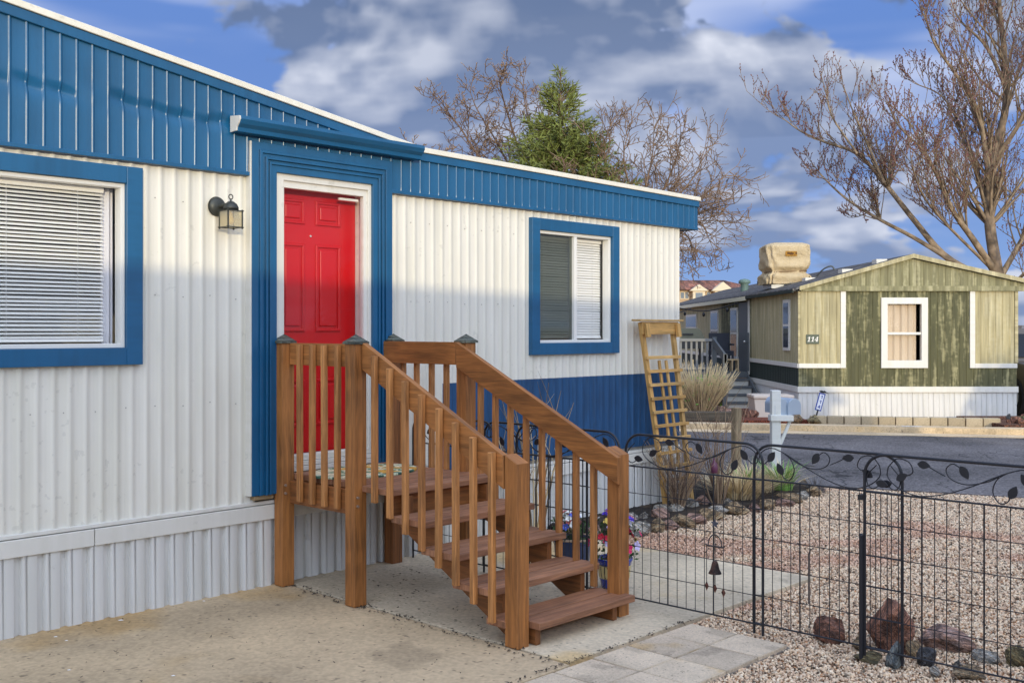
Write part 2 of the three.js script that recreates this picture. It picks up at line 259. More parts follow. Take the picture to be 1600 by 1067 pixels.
// the street across the front, its far kerb and gutter
const roadFar = (x) => -16.95 - (x - 2.7) * -0.206, roadNear = (x) => -11.17 + (x - 3.0) * 0.45;
{ const xs = [-14, -6, 0, 3, 6, 10, 18, 40], out = []; for (const x of xs) out.push([x, roadNear(x) * (x > 12 ? 1 : 1)]); for (const x of [...xs].reverse()) out.push([x, Math.min(roadFar(x), roadNear(x) - 1)]); flatPoly(out, -0.014, 0.06, asphalt, 'road'); }
{ const mk = (o0, o1, y, th, name, mat) => { const xs = [-30, 3, 8, 34]; flatPoly([...xs.map((x) => [x, roadFar(x) - o0]), ...xs.reverse().map((x) => [x, roadFar(x) - o1])], y, th, mat, name); };
  mk(0.0, 0.42, -0.006, 0.08, 'gutter_pan', kerbMat); mk(0.42, 0.72, 0.085, 0.18, 'kerb', kerbMat); }
{ const g = []; for (const [x, w] of [[6.18, 0.03], [6.225, 0.02], [6.26, 0.035], [6.31, 0.025], [6.35, 0.02], [6.39, 0.03], [6.435, 0.02]]) { const q = new THREE.BoxGeometry(w, 0.003, 0.10); q.translate(x, 0.0885, roadFar(x) - 0.57); g.push(q); } const o = mesh('paint_mark', merge(g), M(C(0.8, 0.8, 0.78), 0.8), scene); tag(o, 'small worn white painted lettering on the far kerb', 'marking'); }
// pea gravel: single stones over the yard
{ const r = rng(12), geo = new THREE.IcosahedronGeometry(1, 0); { const p = geo.attributes.position; for (let i = 0; i < p.count; i++) { const h = 0.75 + 0.5 * hash2(Math.round(p.getX(i) * 50), Math.round(p.getY(i) * 50), Math.round(p.getZ(i) * 50)); p.setXYZ(i, p.getX(i) * h, p.getY(i) * h * 0.7, p.getZ(i) * h); } geo.computeVertexNormals(); }
  const pts = [], tones = [[0.78, 0.66, 0.56], [0.66, 0.50, 0.41], [0.82, 0.74, 0.66], [0.55, 0.42, 0.34], [0.70, 0.60, 0.52], [0.38, 0.31, 0.27], [0.76, 0.60, 0.47]];
  while (pts.length < 110000) {
    const u = 3.4 + r() * 8.6, n = -5.7 + r() * 5.4, q = L(u, 0, n);
    if (u < 4.90 && n < -2.71) continue; if (u < 6.36 && n < -3.32) continue; if (q.z < roadNear(q.x) + 0.08) continue; if (u < 8.6 && n < -5.15 && u > 6.4) continue;
    const dist = Math.hypot(q.x, q.z); if (q.x > 0.56 * -q.z + 0.4 || q.x < -0.2 || dist < 4) continue; if (r() > Math.pow(5.5 / Math.max(5.5, dist), 0.9)) continue;
    pts.push([q, dist]);
  }
  const im = new THREE.InstancedMesh(geo, M(C(1, 1, 1), 0.9), pts.length), m = new THREE.Matrix4(), e = new THREE.Euler(), qn = new THREE.Quaternion(), col = new THREE.Color();
  pts.forEach(([q, dist], i) => { const s = (0.0045 + 0.0065 * r() * r()) * (1 + Math.max(0, dist - 6) * 0.06); qn.setFromEuler(e.set(r() * 6, r() * 6, r() * 6)); m.compose(V(q.x, -0.020 + s * 0.3, q.z), qn, V(s, s, s)); im.setMatrixAt(i, m); const t = tones[Math.floor(r() * 7)], k = r() < 0.09 ? 0.2 : 0.85 + 0.4 * r(), red = sstep(0.58, 0.70, fbm(q.x * 0.9, q.z * 1.6, 3, 909)); im.setColorAt(i, col.setRGB(t[0] * k * mix(1, 0.86, red), t[1] * k * mix(0.93, 0.68, red), t[2] * k * mix(0.77, 0.56, red))); });
  im.name = 'gravel'; im.userData.kind = 'stuff'; im.receiveShadow = im.castShadow = true; tag(im, 'pinkish tan pea gravel spread over the front yard', 'gravel'); scene.add(im); }
// dead leaf crumbs along the slab joints and scattered paint flecks
{ const r = rng(31), a = new Acc(), leaf = (u, n, s) => { const q = L(u, 0.006, n), A = r() * 6, d = V(Math.cos(A), 0, Math.sin(A)), e = V(-d.z, 0, d.x); a.quad(q.clone().addScaledVector(d, -s).setY(0.005 + r() * 0.006), q.clone().addScaledVector(e, s * 0.5), q.clone().addScaledVector(d, s).setY(0.006 + r() * 0.01), q.clone().addScaledVector(e, -s * 0.5)); };
  for (let i = 0; i < 210; i++) leaf(3.84 + (r() - 0.3) * 0.10, -5.6 + r() * 2.2, 0.004 + r() * 0.010);
  for (let i = 0; i < 80; i++) leaf(3.95 + r() * 0.8, -5.5 + r() * 1.6, 0.004 + r() * 0.009);
  for (let i = 0; i < 90; i++) leaf(1.2 + r() * 2.6, -5.65 + r() * 2.2, 0.003 + r() * 0.007);
  for (let i = 0; i < 130; i++) leaf(3.4 + r() * 1.6, -3.32 + (r() - 0.5) * 0.04, 0.004 + r() * 0.008);
  const o = mesh('leaf_litter', a.geo(), M(C(0.045, 0.036, 0.028), 0.95, { side: THREE.DoubleSide }), scene); o.userData.kind = 'stuff'; tag(o, 'small dark dead leaf crumbs on the concrete', 'leaf litter');
  const f = new Acc(), a2 = (px, py, s) => { const z = EYE * FOCAL / (py - HORIZON), q = V((px - 800) / FOCAL * z, 0.004, -z); f.quad(q.clone().add(V(-s, 0, 0)), q.clone().add(V(-s * 0.2, 0, s * 0.5)), q.clone().add(V(s, 0, 0.1 * s)), q.clone().add(V(0, 0.002, -s * 0.5))); };
  for (const [x, y, s] of [[188, 970, 0.018], [86, 996, 0.012], [103, 1002, 0.010], [107, 1048, 0.010], [270, 1057, 0.012], [318, 940, 0.010]]) a2(x, y, s);
  const w = mesh('paint_flakes', f.geo(), M(C(0.85, 0.85, 0.83), 0.8, { side: THREE.DoubleSide }), scene); w.userData.kind = 'stuff'; tag(w, 'white paint flakes lying on the driveway', 'flakes'); }

// ───────────── the blue and white home ─────────────
const onN = (px, py, n) => { const dx = (px - 800) / FOCAL, t = n / (dx * NX.x - NX.z); return [t * (dx * UX.x - UX.z), EYE + (HORIZON - py) / FOCAL * t]; };   // a pixel on a plane of constant n, as (u, h)
const home = thing('mobile_home', 'white ribbed mobile home with blue fascia, red front door and white skirting', 'house', [2.3, 0, -7.8], { home: true });
{
  const W0 = -3.4, W1 = 8.28, TOP = 2.60;
  const topOf = (u) => u > 5.05 ? 2.858 - (u - 5.05) * 0.010 : 2.858 + (5.05 - Math.max(u, 1.2)) * 0.149;
  const ribs = [[0, 0], [0.12, 0.0012], [0.36, 0.0015], [0.46, 0.009], [0.54, 0.011], [0.66, 0.011], [0.74, 0.004], [0.9, 0.0005]], PITCH = 0.0885;
  const cells = [[W0, 1.62, 0.53, TOP], [1.62, 2.845, 0.53, 1.50], [1.62, 2.845, 2.43, TOP], [2.845, 3.69, 0.53, TOP], [4.70, 5.272, 0.53, TOP], [5.272, 6.30, 1.212, TOP], [6.30, 7.245, 1.212, 1.492], [6.30, 7.245, 2.405, TOP], [7.245, W1, 1.212, TOP]];
  const wobble = (u, h) => (fbm(u * 1.3, h * 1.1, 2, 9) - 0.5) * 0.006 + (h < 0.75 && u < 3.7 ? (vnoise(u * 14, h * 16, 44) - 0.5) * 0.010 * sstep(0.75, 0.58, h) : 0);
  put('wall', sheet(cells, ribs, PITCH, WALL, wobble, 0.12), whiteSiding, home);
  put('painted_band', sheet([[5.272, W1, 0.565, 1.212]], ribs, PITCH, WALL, wobble, 0.12), blueBand, home);
  { // rows of siding nails
    const g = []; for (const h of [1.16, 1.80, 2.36]) for (let k = -2; k < 70; k += 2) { const u = (k + 0.2) * PITCH; if (u > 1.5 && u < 3.62 && h > 1.3 && u < 2.95 || u > 3.6 && u < 4.8 || u > 6.2 && u < 7.37) continue; const s = new THREE.CylinderGeometry(0.0035, 0.0035, 0.004, 6); s.rotateX(Math.PI / 2); s.translate(u, h + (hash2(k, 3, 3) - 0.5) * 0.02, WALL + 0.004); g.push(s); }
    put('siding_nails', merge(g), M(C(0.30, 0.28, 0.26), 0.6), home).userData.kind = 'stuff';
  }
  { // lining behind the siding, end, back, floor and roof: a closed shell
    const g = cells.concat([[5.272, W1, 0.53, 1.212]]).map(([a, b, c, d]) => boxG(a, b, c, d, WALL - 0.085, WALL - 0.02)); put('wall_lining', merge(g), interior, home);
    box('end_wall', home, whiteSiding, W1 - 0.08, W1 - 0.004, 0.53, 2.75, -9.9, WALL - 0.09, 0); box('end_wall', home, whiteSiding, W0 - 0.08, W0, 0.53, 2.75, -9.9, WALL, 0);
    box('back_wall', home, whiteSiding, W0, W1 - 0.09, 0.53, 2.75, -9.99, -9.91, 0); box('floor', home, interior, W0, W1 - 0.09, 0.60, 0.70, -9.9, WALL - 0.09, 0);
    put('roof', plate([[W0 - 0.1, 2.62], [8.52, 2.62], [8.52, 2.80], [5.05, 2.83], [W0 - 0.1, 2.83]], -10.2, -5.74, 0), M(C(0.62, 0.62, 0.60), 0.7), home);
  }
  // blue fascia: ribbed sheet, dented along the front, under a drip edge and a white roof edge
  const FN = WALL + 0.035, fr = [[0, 0], [0.74, 0], [0.80, 0.010], [0.90, 0.010], [0.96, 0]];
  const dents = (u, h) => { if (u > 3.56) return (fbm(u * 3, h * 4, 2, 19) - 0.5) * 0.004; const c = 2.885 - (u - 2.17) * 0.022, d = (h - c - (vnoise(u * 15, 1, 7) - 0.5) * 0.05) / 0.030; return -0.022 * vnoise(u * 11.3, 5, 8) * Math.exp(-d * d) + (fbm(u * 9, h * 9, 3, 29) - 0.5) * 0.010 * Math.exp(-Math.pow((h - c) / 0.10, 2)) + (fbm(u * 3, h * 4, 2, 19) - 0.5) * 0.004; };
  put('fascia', sheet([[W0, 1.0, 2.555, topOf], [1.0, 3.62, 2.555, topOf]], fr, PITCH, FN, dents, 0.018), bluePaint, home);
  put('fascia', sheet([[3.62, 4.76, 2.625, topOf], [4.76, 8.54, 2.555, topOf]], fr, PITCH, FN, dents, 0.10), bluePaint, home);
  const follow = (a, b, n0, n1, u1 = 8.548) => plate([[W0, topOf(W0) + a], [1.2, topOf(1.2) + a], [5.05, topOf(5.05) + a], [u1, topOf(u1) + a], [u1, topOf(u1) + b], [5.05, topOf(5.05) + b], [1.2, topOf(1.2) + b], [W0, topOf(W0) + b]], n0, n1, 0.003);
  put('drip_edge', follow(-0.055, 0.0, FN - 0.05, FN + 0.020), bluePaint, home);
  put('roof_edge', follow(0.003, 0.040, -10.2, FN + 0.030, 8.56), M(C(0.84, 0.82, 0.74), 0.6, { map: rep(sidingMap, 0.5) }), home);
  for (const [a, b] of [[W0, 3.637], [4.759, 8.54]]) box('fascia_trim', home, bluePaint, a, b, 2.550, 2.574, FN - 0.03, FN + 0.013, 0.003);
  box('fascia_return', home, bluePaint, 8.535, 8.552, 2.550, topOf(8.54) - 0.005, -10.2, FN - 0.002, 0.002);
  box('soffit', home, bluePaint, W1 - 0.002, 8.53, 2.555, 2.570, -10.2, FN - 0.032, 0);
  // rain gutter over the door
  { const G = slab([[FN - 0.01, 2.900], [FN + 0.118, 2.890], [FN + 0.122, 2.868], [FN + 0.108, 2.842], [FN + 0.086, 2.822], [FN + 0.082, 2.798], [FN - 0.01, 2.795]], 3.502, 4.975, 0.003), g = put('rain_gutter', G, bluePaint, home);
    put('end_cap', slab([[FN + 0.012, 2.897], [FN + 0.116, 2.887], [FN + 0.119, 2.868], [FN + 0.105, 2.844], [FN + 0.083, 2.823], [FN + 0.079, 2.801], [FN + 0.012, 2.798]], 3.492, 3.501, 0.001), whiteTrim, g); }
  // blue moulded door surround
  { const tr = new THREE.Group(); tr.name = 'door_surround'; home.add(tr);
    const step = (a, b, n1, name) => { const o = 3.628 + a, p = 4.768 - a, q = 3.628 + b, r = 4.768 - b; put(name, plate([[o, 0.578], [q, 0.578], [q, 2.775 - b], [r, 2.775 - b], [r, 0.578], [p, 0.578], [p, 2.775 - a], [o, 2.775 - a]], WALL - 0.02, n1, 0.002), bluePaint, tr); };
    step(0.010, 0.060, WALL + 0.060, 'casing'); step(0.060, 0.078, WALL + 0.074, 'moulding'); step(0.078, 0.100, WALL + 0.062, 'casing'); step(0.100, 0.114, WALL + 0.080, 'moulding'); step(0.114, 0.128, WALL + 0.064, 'casing'); step(0.128, 0.142, WALL + 0.077, 'moulding'); step(0.142, 0.186, WALL + 0.066, 'casing');
    box('corner_strip', tr, whiteTrim, 3.628, 3.6375, 0.578, 2.765, WALL - 0.02, WALL + 0.055, 0.001); box('rotten_block', tr, M(C(0.55, 0.45, 0.30), 0.95, { map: woodMap }), 3.66, 3.80, 0.548, 0.576, WALL - 0.03, WALL + 0.05, 0.004); }
  // white storm door frame, red panelled door behind its glass
  const fr0 = put('storm_door', plate(rect(3.816, 4.652, 0.764, 2.620), WALL - 0.02, WALL + 0.045, 0.003, [rect(3.880, 4.560, 0.802, 2.548).reverse()]), whiteTrim, home);
  put('inner_frame', plate(rect(3.879, 4.561, 0.780, 2.549), WALL - 0.01, WALL + 0.030, 0.002, [rect(3.892, 4.530, 0.806, 2.505).reverse()]), whiteTrim, fr0);
  put('pane', boxG(3.890, 4.532, 0.810, 2.502, WALL + 0.010, WALL + 0.012), glass, fr0);
  box('closer', fr0, aluminium, 4.36, 4.52, 2.470, 2.488, WALL - 0.035, WALL - 0.012, 0.004);
  put('jamb', merge([boxG(3.80, 3.874, 0.79, 2.62, WALL - 0.15, WALL - 0.021), boxG(4.566, 4.66, 0.79, 2.62, WALL - 0.15, WALL - 0.021), boxG(3.874, 4.566, 2.552, 2.62, WALL - 0.15, WALL - 0.021)]), whiteTrim, home);
  for (const [a, b, k] of [[0.734, 0.762, 0.058], [0.701, 0.731, 0.066]]) box('threshold', home, whiteTrim, 3.818, 4.650, a, b, WALL - 0.15, WALL + k, 0.003);
  const DN = WALL - 0.105, door = put('front_door', boxG(3.790, 4.564, 0.795, 2.551, DN - 0.04, DN, 0.002), redPaint, home);
  for (const [c0, c1] of [[onN(437, 0, DN)[0], onN(475, 0, DN)[0]], [onN(492, 0, DN)[0], onN(531, 0, DN)[0]]]) for (const [y0, y1] of [[352, 314], [518, 382], [664, 592]]) {
    const h0 = onN(490, y0, DN)[1], h1 = onN(490, y1, DN)[1];
    const p = put('door_panel', plate(rect(c0, c1, h0, h1), DN - 0.001, DN + 0.012, 0.005, [rect(c0 + 0.020, c1 - 0.020, h0 + 0.020, h1 - 0.020).reverse()]), redPaint, door);
    put('raised_field', boxG(c0 + 0.034, c1 - 0.034, h0 + 0.034, h1 - 0.034, DN - 0.02, DN + 0.011, 0.010), redPaint, door);
  }
  { const g = new THREE.CylinderGeometry(0.007, 0.007, 0.008, 12); g.rotateX(Math.PI / 2); const [u, h] = onN(484, 369, DN); g.translate(u, h, DN + 0.004); put('peephole', g, M(C(0.8, 0.75, 0.6), 0.2, { metalness: 0.8 }), door); }
  // windows
  function windowPart(u0, u1, h0, h1, tw, parts) {           // opening and trim width
    const a = 0.024, f = put('window', plate(rect(u0, u1, h0, h1), WALL - 0.055, WALL + 0.016, 0.002, [rect(u0 + a, u1 - a, h0 + a, h1 - a).reverse()]), aluminium, home);
    box('trim_board', f, bluePaint, u0 - tw, u0 - 0.001, h0 - tw, h1 + tw, WALL - 0.01, WALL + 0.042); box('trim_board', f, bluePaint, u1 + 0.001, u1 + tw, h0 - tw, h1 + tw, WALL - 0.01, WALL + 0.042);
    box('trim_board', f, bluePaint, u0 - 0.001, u1 + 0.001, h0 - tw, h0 - 0.001, WALL - 0.01, WALL + 0.040); box('trim_board', f, bluePaint, u0 - 0.001, u1 + 0.001, h1 + 0.001, h1 + tw, WALL - 0.01, WALL + 0.040);
    parts(f, a); return f;
  }
  const slatG = (w) => { const g = new THREE.BoxGeometry(w, 0.0012, 0.024); g.rotateX(0.62); return g; };
  function blind(f, u0, u1, h0, h1, n, extra = 0) {
    const pitch = 0.0215, g = slatG(u1 - u0), o = orgOf(f), r = rng(3);
    box('head_rail', f, blindWhite, u0, u1, h1 - 0.03, h1, n - 0.016, n + 0.016);
    for (let h = h1 - 0.042; h > h0 + 0.03; h -= pitch) { const m = mesh('slat', g, blindWhite, f); m.position.set((u0 + u1) / 2 - o[0], h - o[1] + (r() - 0.5) * 0.002, n - o[2]); m.rotation.z = (r() - 0.5) * 0.003; m.rotation.x = extra + (r() - 0.5) * 0.16; }
    box('bottom_rail', f, blindWhite, u0, u1, h0 + 0.005, h0 + 0.022, n - 0.012, n + 0.012);
    for (const t of [0.12, 0.5, 0.86]) box('cord', f, blindWhite, mix(u0, u1, t) - 0.001, mix(u0, u1, t) + 0.001, h0 + 0.01, h1, n + 0.013, n + 0.015, 0);
  }
  windowPart(1.66, 2.838, 1.502, 2.424, 0.096, (f, a) => {
    put('pane', boxG(1.684, 2.814, 1.526, 2.404, WALL - 0.026, WALL - 0.024), glass, f); blind(f, 1.69, 2.752, 1.53, 2.40, WALL - 0.075);
    const c = new THREE.PlaneGeometry(0.075, 0.88, 16, 1), p = c.attributes.position; for (let i = 0; i < p.count; i++) p.setZ(i, Math.sin(p.getX(i) * 160) * 0.010); c.computeVertexNormals(); c.translate(2.785, 1.96, WALL - 0.10); put('curtain', c, M(C(0.72, 0.72, 0.76), 0.9, { side: THREE.DoubleSide }), f); });
  windowPart(6.306, 7.240, 1.497, 2.402, 0.094, (f, a) => {
    box('mullion', f, aluminium, 6.757, 6.795, 1.521, 2.378, WALL - 0.045, WALL + 0.012, 0.002);
    put('pane', boxG(6.330, 6.757, 1.521, 2.378, WALL - 0.014, WALL - 0.012), screenGlass, f); put('pane', boxG(6.795, 7.216, 1.521, 2.378, WALL - 0.034, WALL - 0.032), glass, f);
    blind(f, 6.34, 7.212, 1.525, 2.374, WALL - 0.080, 0.34); });
  // base trim, sill lip and ribbed skirting
  const sk = [[0, 0.002], [0.42, 0.002], [0.45, -0.008], [0.72, -0.026], [0.76, -0.020], [0.80, 0.0], [0.945, 0.006], [0.955, -0.014], [0.985, -0.014]];
  box('sill_lip', home, whiteTrim, W0, W1, 0.513, 0.535, WALL - 0.04, WALL + 0.024, 0.003);
  for (const [a, b] of [[W0, -0.4], [-0.396, 2.656], [2.661, 5.9], [5.905, W1 + 0.01]]) box('base_trim', home, whiteTrim, a, b, 0.415, 0.508, WALL - 0.02, WALL + 0.030, 0.004);
  for (let u = W0; u < W1 - 0.1; u += 1.21) put('skirting_panel', sheet([[u, Math.min(u + 1.2095, W1), 0.0, 0.42]], sk, 0.121, WALL + 0.018), skirtWhite, home);
  box('skirting_return', home, skirtWhite, W1 - 0.01, W1, 0, 0.53, -9.9, WALL, 0);
}

// ───────────── wooden steps and landing ─────────────
{
  const S = thing('porch_steps', 'brown stained wooden porch steps with railings leading up to the red door', 'steps', [4.3, 0, -4.65], { home: true });
  const cap = (u, n, h) => { const g = new THREE.ConeGeometry(0.078, 0.045, 4, 1); g.rotateY(Math.PI / 4); g.translate(u, h + 0.0345, n); const b = boxG(u - 0.055, u + 0.055, h, h + 0.012, n - 0.055, n + 0.055); put('post_cap', merge([g, b]), M(C(0.20, 0.235, 0.20), 0.6, { map: rockMap }), S); };
  const post = (u, n, h, base = 0.004) => box('post', S, anyWood(), u, u + 0.089, base, h, n - 0.089, n, 0.004);
  for (const [u, n] of [[3.81, -5.59], [3.81, -4.87], [4.70, -5.59], [4.70, -4.87]]) { post(u, n, 1.520); cap(u + 0.0445, n - 0.0445, 1.520); }
  // front posts, tops cut on the slope
  put('post', slab([[-3.729, 0.004], [-3.640, 0.004], [-3.640, 0.930], [-3.729, 0.972]], 3.87, 3.959, 0.004, true), wood[0], S); put('post', slab([[-3.729, 0.004], [-3.640, 0.004], [-3.640, 0.905], [-3.729, 0.945]], 4.70, 4.789, 0.004, true), wood[1], S);
  // rails
  box('rail', S, wood[1], 3.862, 3.898, 1.385, 1.520, -5.588, -4.962); box('rail', S, wood[0], 4.662, 4.698, 1.380, 1.525, -5.69, -4.925);
  put('rail', slab([[-4.868, 1.530], [-4.868, 1.372], [-3.732, 0.798], [-3.732, 0.968]], 3.862, 3.898, 0.003), wood[1], S);
  put('rail', slab([[-4.923, 1.525], [-4.923, 1.362], [-3.625, 0.748], [-3.625, 0.895]], 4.662, 4.698, 0.003), wood[0], S);
  // balusters: 2x2 sticks with a bevelled top
  const bal = (u, n, h0, h1) => { const lean = (wr() - 0.5) * 0.012; put('baluster', slab([[n - 0.017, h0], [n + 0.017, h0], [n + 0.017 + lean, h1], [n - 0.017 + lean, h1]], u, u + 0.034, 0.005, true), anyStick(), S); };
  for (const n of [-5.450, -5.325, -5.200, -5.075]) bal(3.826, n, 0.545, 1.512);
  for (let k = 0; k < 8; k++) { const n = -4.728 + k * 0.134; bal(3.826, n, 0.640 - (n + 4.728) * 0.535 - 0.02, 1.455 - (n + 4.728) * 0.505); }
  for (const n of [-5.50, -5.36, -5.21, -5.07]) bal(4.700, n, 0.56, 1.45);
  for (let k = 0; k < 8; k++) { const n = -4.755 + k * 0.131; bal(4.700, n, 0.600 - (n + 4.755) * 0.50, 1.395 - (n + 4.755) * 0.470); }
  // landing: rim joists and deck boards
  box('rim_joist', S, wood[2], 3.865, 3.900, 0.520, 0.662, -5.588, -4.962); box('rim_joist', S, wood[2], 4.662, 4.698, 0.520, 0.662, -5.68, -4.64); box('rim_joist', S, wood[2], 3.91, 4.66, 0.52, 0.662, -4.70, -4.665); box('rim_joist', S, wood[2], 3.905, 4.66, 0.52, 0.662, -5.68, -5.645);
  for (let k = 0; k < 7; k++) { const n1 = -4.612 - k * 0.149; box('deck_board', S, anyTread(), k < 2 ? 3.866 : 3.902, k < 2 ? 4.76 : 4.698, 0.664, 0.700, n1 - 0.136, n1, 0.005); }
  // sawtooth stringers
  const str = [[-4.72, 0.655], [-4.60, 0.655], [-4.60, 0.518], [-4.35, 0.518], [-4.35, 0.376], [-4.10, 0.376], [-4.10, 0.234], [-3.85, 0.234], [-3.85, 0.092], [-3.62, 0.092], [-3.62, 0.006], [-3.82, 0.006], [-4.72, 0.500]];
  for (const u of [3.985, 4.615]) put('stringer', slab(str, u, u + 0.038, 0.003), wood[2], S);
  // treads of two boards each
  for (const [n1, h] of [[-4.325, 0.556], [-4.075, 0.414], [-3.825, 0.272], [-3.572, 0.130]]) for (let k = 0; k < 2; k++) { const low = n1 > -3.6; box('tread', S, anyTread(), low && k === 0 ? 3.962 : 3.866, 4.755, h - 0.037, h, n1 - 0.136 - k * 0.149, n1 - k * 0.149, 0.005); }
  for (const [u, n] of [[3.80, -5.588], [3.80, -4.868]]) for (const h of [0.585, 0.635]) { const g = new THREE.CylinderGeometry(0.008, 0.008, 0.012, 8); g.rotateX(Math.PI / 2); g.translate(u + 0.03, h, n + 0.004); put('bolt', g, M(C(0.25, 0.17, 0.12), 0.6), S); }
}
{ // woven mat on the landing
  const mt = texture(256, (u, v) => { const a = fbm(u * 7, v * 4, 3, 201, 7, 4), b = fbm(u * 20, v * 12, 3, 202, 20, 12), w = 0.85 + 0.3 * hash2(Math.floor(u * 120), Math.floor(v * 80), 5); const e = Math.min(u, 1 - u) * 0.8 < 0.06 || Math.min(v, 1 - v) * 0.5 < 0.06; const c = e ? (b > 0.52 ? [0.80, 0.84, 0.72] : [0.25, 0.40, 0.34]) : a > 0.55 ? [0.82, 0.62, 0.26] : b > 0.5 ? [0.88, 0.84, 0.70] : [0.45, 0.55, 0.42]; return c.map((x) => x * w); });
  const m = thing('door_mat', 'oval patterned green and cream mat lying before the red door', 'mat', [4.24, 0.7005, -5.32], { home: true });
  const s = new THREE.Shape(); s.absellipse(0, 0, 0.375, 0.255, 0, Math.PI * 2); const g = new THREE.ExtrudeGeometry(s, { depth: 0.008, bevelEnabled: true, bevelSize: 0.004, bevelThickness: 0.003, bevelSegments: 2, curveSegments: 40 }); g.rotateX(-Math.PI / 2); g.translate(0, 0.003, 0);
  const uv = g.attributes.uv, p = g.attributes.position; for (let i = 0; i < uv.count; i++) uv.setXY(i, p.getX(i) / 0.78 + 0.5, p.getZ(i) / 0.53 + 0.5); mesh('woven_top', g, M(C(1, 1, 1), 0.95, { map: mt, bumpMap: mt, bumpScale: 0.003 }), m);
}
// ───────────── wall lantern ─────────────
{ const [u, h] = [3.455, 2.30], T = thing('wall_lantern', 'small black metal wall lantern with clear glass beside the red door', 'lantern', [u, h, WALL + 0.01], { home: true });
  const m = M(C(0.05, 0.055, 0.05), 0.45, { metalness: 0.4 }), pt = (name, g, mat) => mesh(name, g, mat, T);
  const bp = new THREE.LatheGeometry([[0, 0.030], [0.03, 0.028], [0.052, 0.016], [0.060, 0.0], [0.0, -0.004]].map(([a, b]) => new THREE.Vector2(a, b)), 28); bp.rotateX(Math.PI / 2); bp.translate(-0.035, 0.045, 0.006); pt('backplate', bp, m);
  pt('arm', tubeG(smooth([V(-0.035, 0.045, 0.03), V(-0.02, 0.052, 0.065), V(0.0, 0.046, 0.10)], 8), 0.011, 8), m);
  const cz = 0.105, s = 0.048; 
  const roof = new THREE.LatheGeometry([[0, 0.068], [0.018, 0.064], [0.036, 0.050], [0.046, 0.030], [0.046, 0.012], [0, 0.012]].map(([a, b]) => new THREE.Vector2(a, b)), 20); roof.translate(0, 0.005, cz); pt('roof_cap', roof, m);
  pt('hanging_ring', new THREE.TorusGeometry(0.014, 0.0032, 8, 20).translate(0, 0.098, cz), m); pt('finial', new THREE.CylinderGeometry(0.004, 0.006, 0.018, 8).translate(0, 0.078, cz), m);
  for (const y of [0.013, -0.085]) { const g = [boxG(-s - 0.010, s + 0.010, y - 0.003, y + 0.003, cz - s - 0.003, cz - s + 0.003), boxG(-s - 0.010, s + 0.010, y - 0.003, y + 0.003, cz + s - 0.003, cz + s + 0.003), boxG(-s - 0.003, -s + 0.003, y - 0.0028, y + 0.0028, cz - s - 0.010, cz + s + 0.010), boxG(s - 0.003, s + 0.003, y - 0.0028, y + 0.0028, cz - s - 0.010, cz + s + 0.010)]; pt('cage_rail', merge(g), m); }
  for (const a of [-1, 1]) for (const b of [-1, 1]) pt('cage_post', boxG(a * s - 0.0035, a * s + 0.0035, -0.094, 0.020, cz + b * s - 0.0035, cz + b * s + 0.0035), m);
  const pane = P(C(0.95, 0.91, 0.78), 0.3, { transmission: 0.88, thickness: 0 }); for (const a of [-1, 1]) { pt('pane', boxG(-s + 0.004, s - 0.004, -0.082, 0.010, cz + a * (s - 0.001) - 0.001, cz + a * (s - 0.001) + 0.001), pane); pt('pane', boxG(a * (s - 0.001) - 0.001, a * (s - 0.001) + 0.001, -0.082, 0.010, cz - s + 0.004, cz + s - 0.004), pane); }
  pt('bulb', new THREE.LatheGeometry([[0, -0.070], [0.014, -0.064], [0.019, -0.050], [0.016, -0.030], [0.010, -0.010], [0.010, 0.012], [0, 0.012]].map(([a, b]) => new THREE.Vector2(a, b)), 16).translate(0, 0, cz), P(C(0.92, 0.74, 0.34), 0.3, { transmission: 0.25, thickness: 0 }));
}

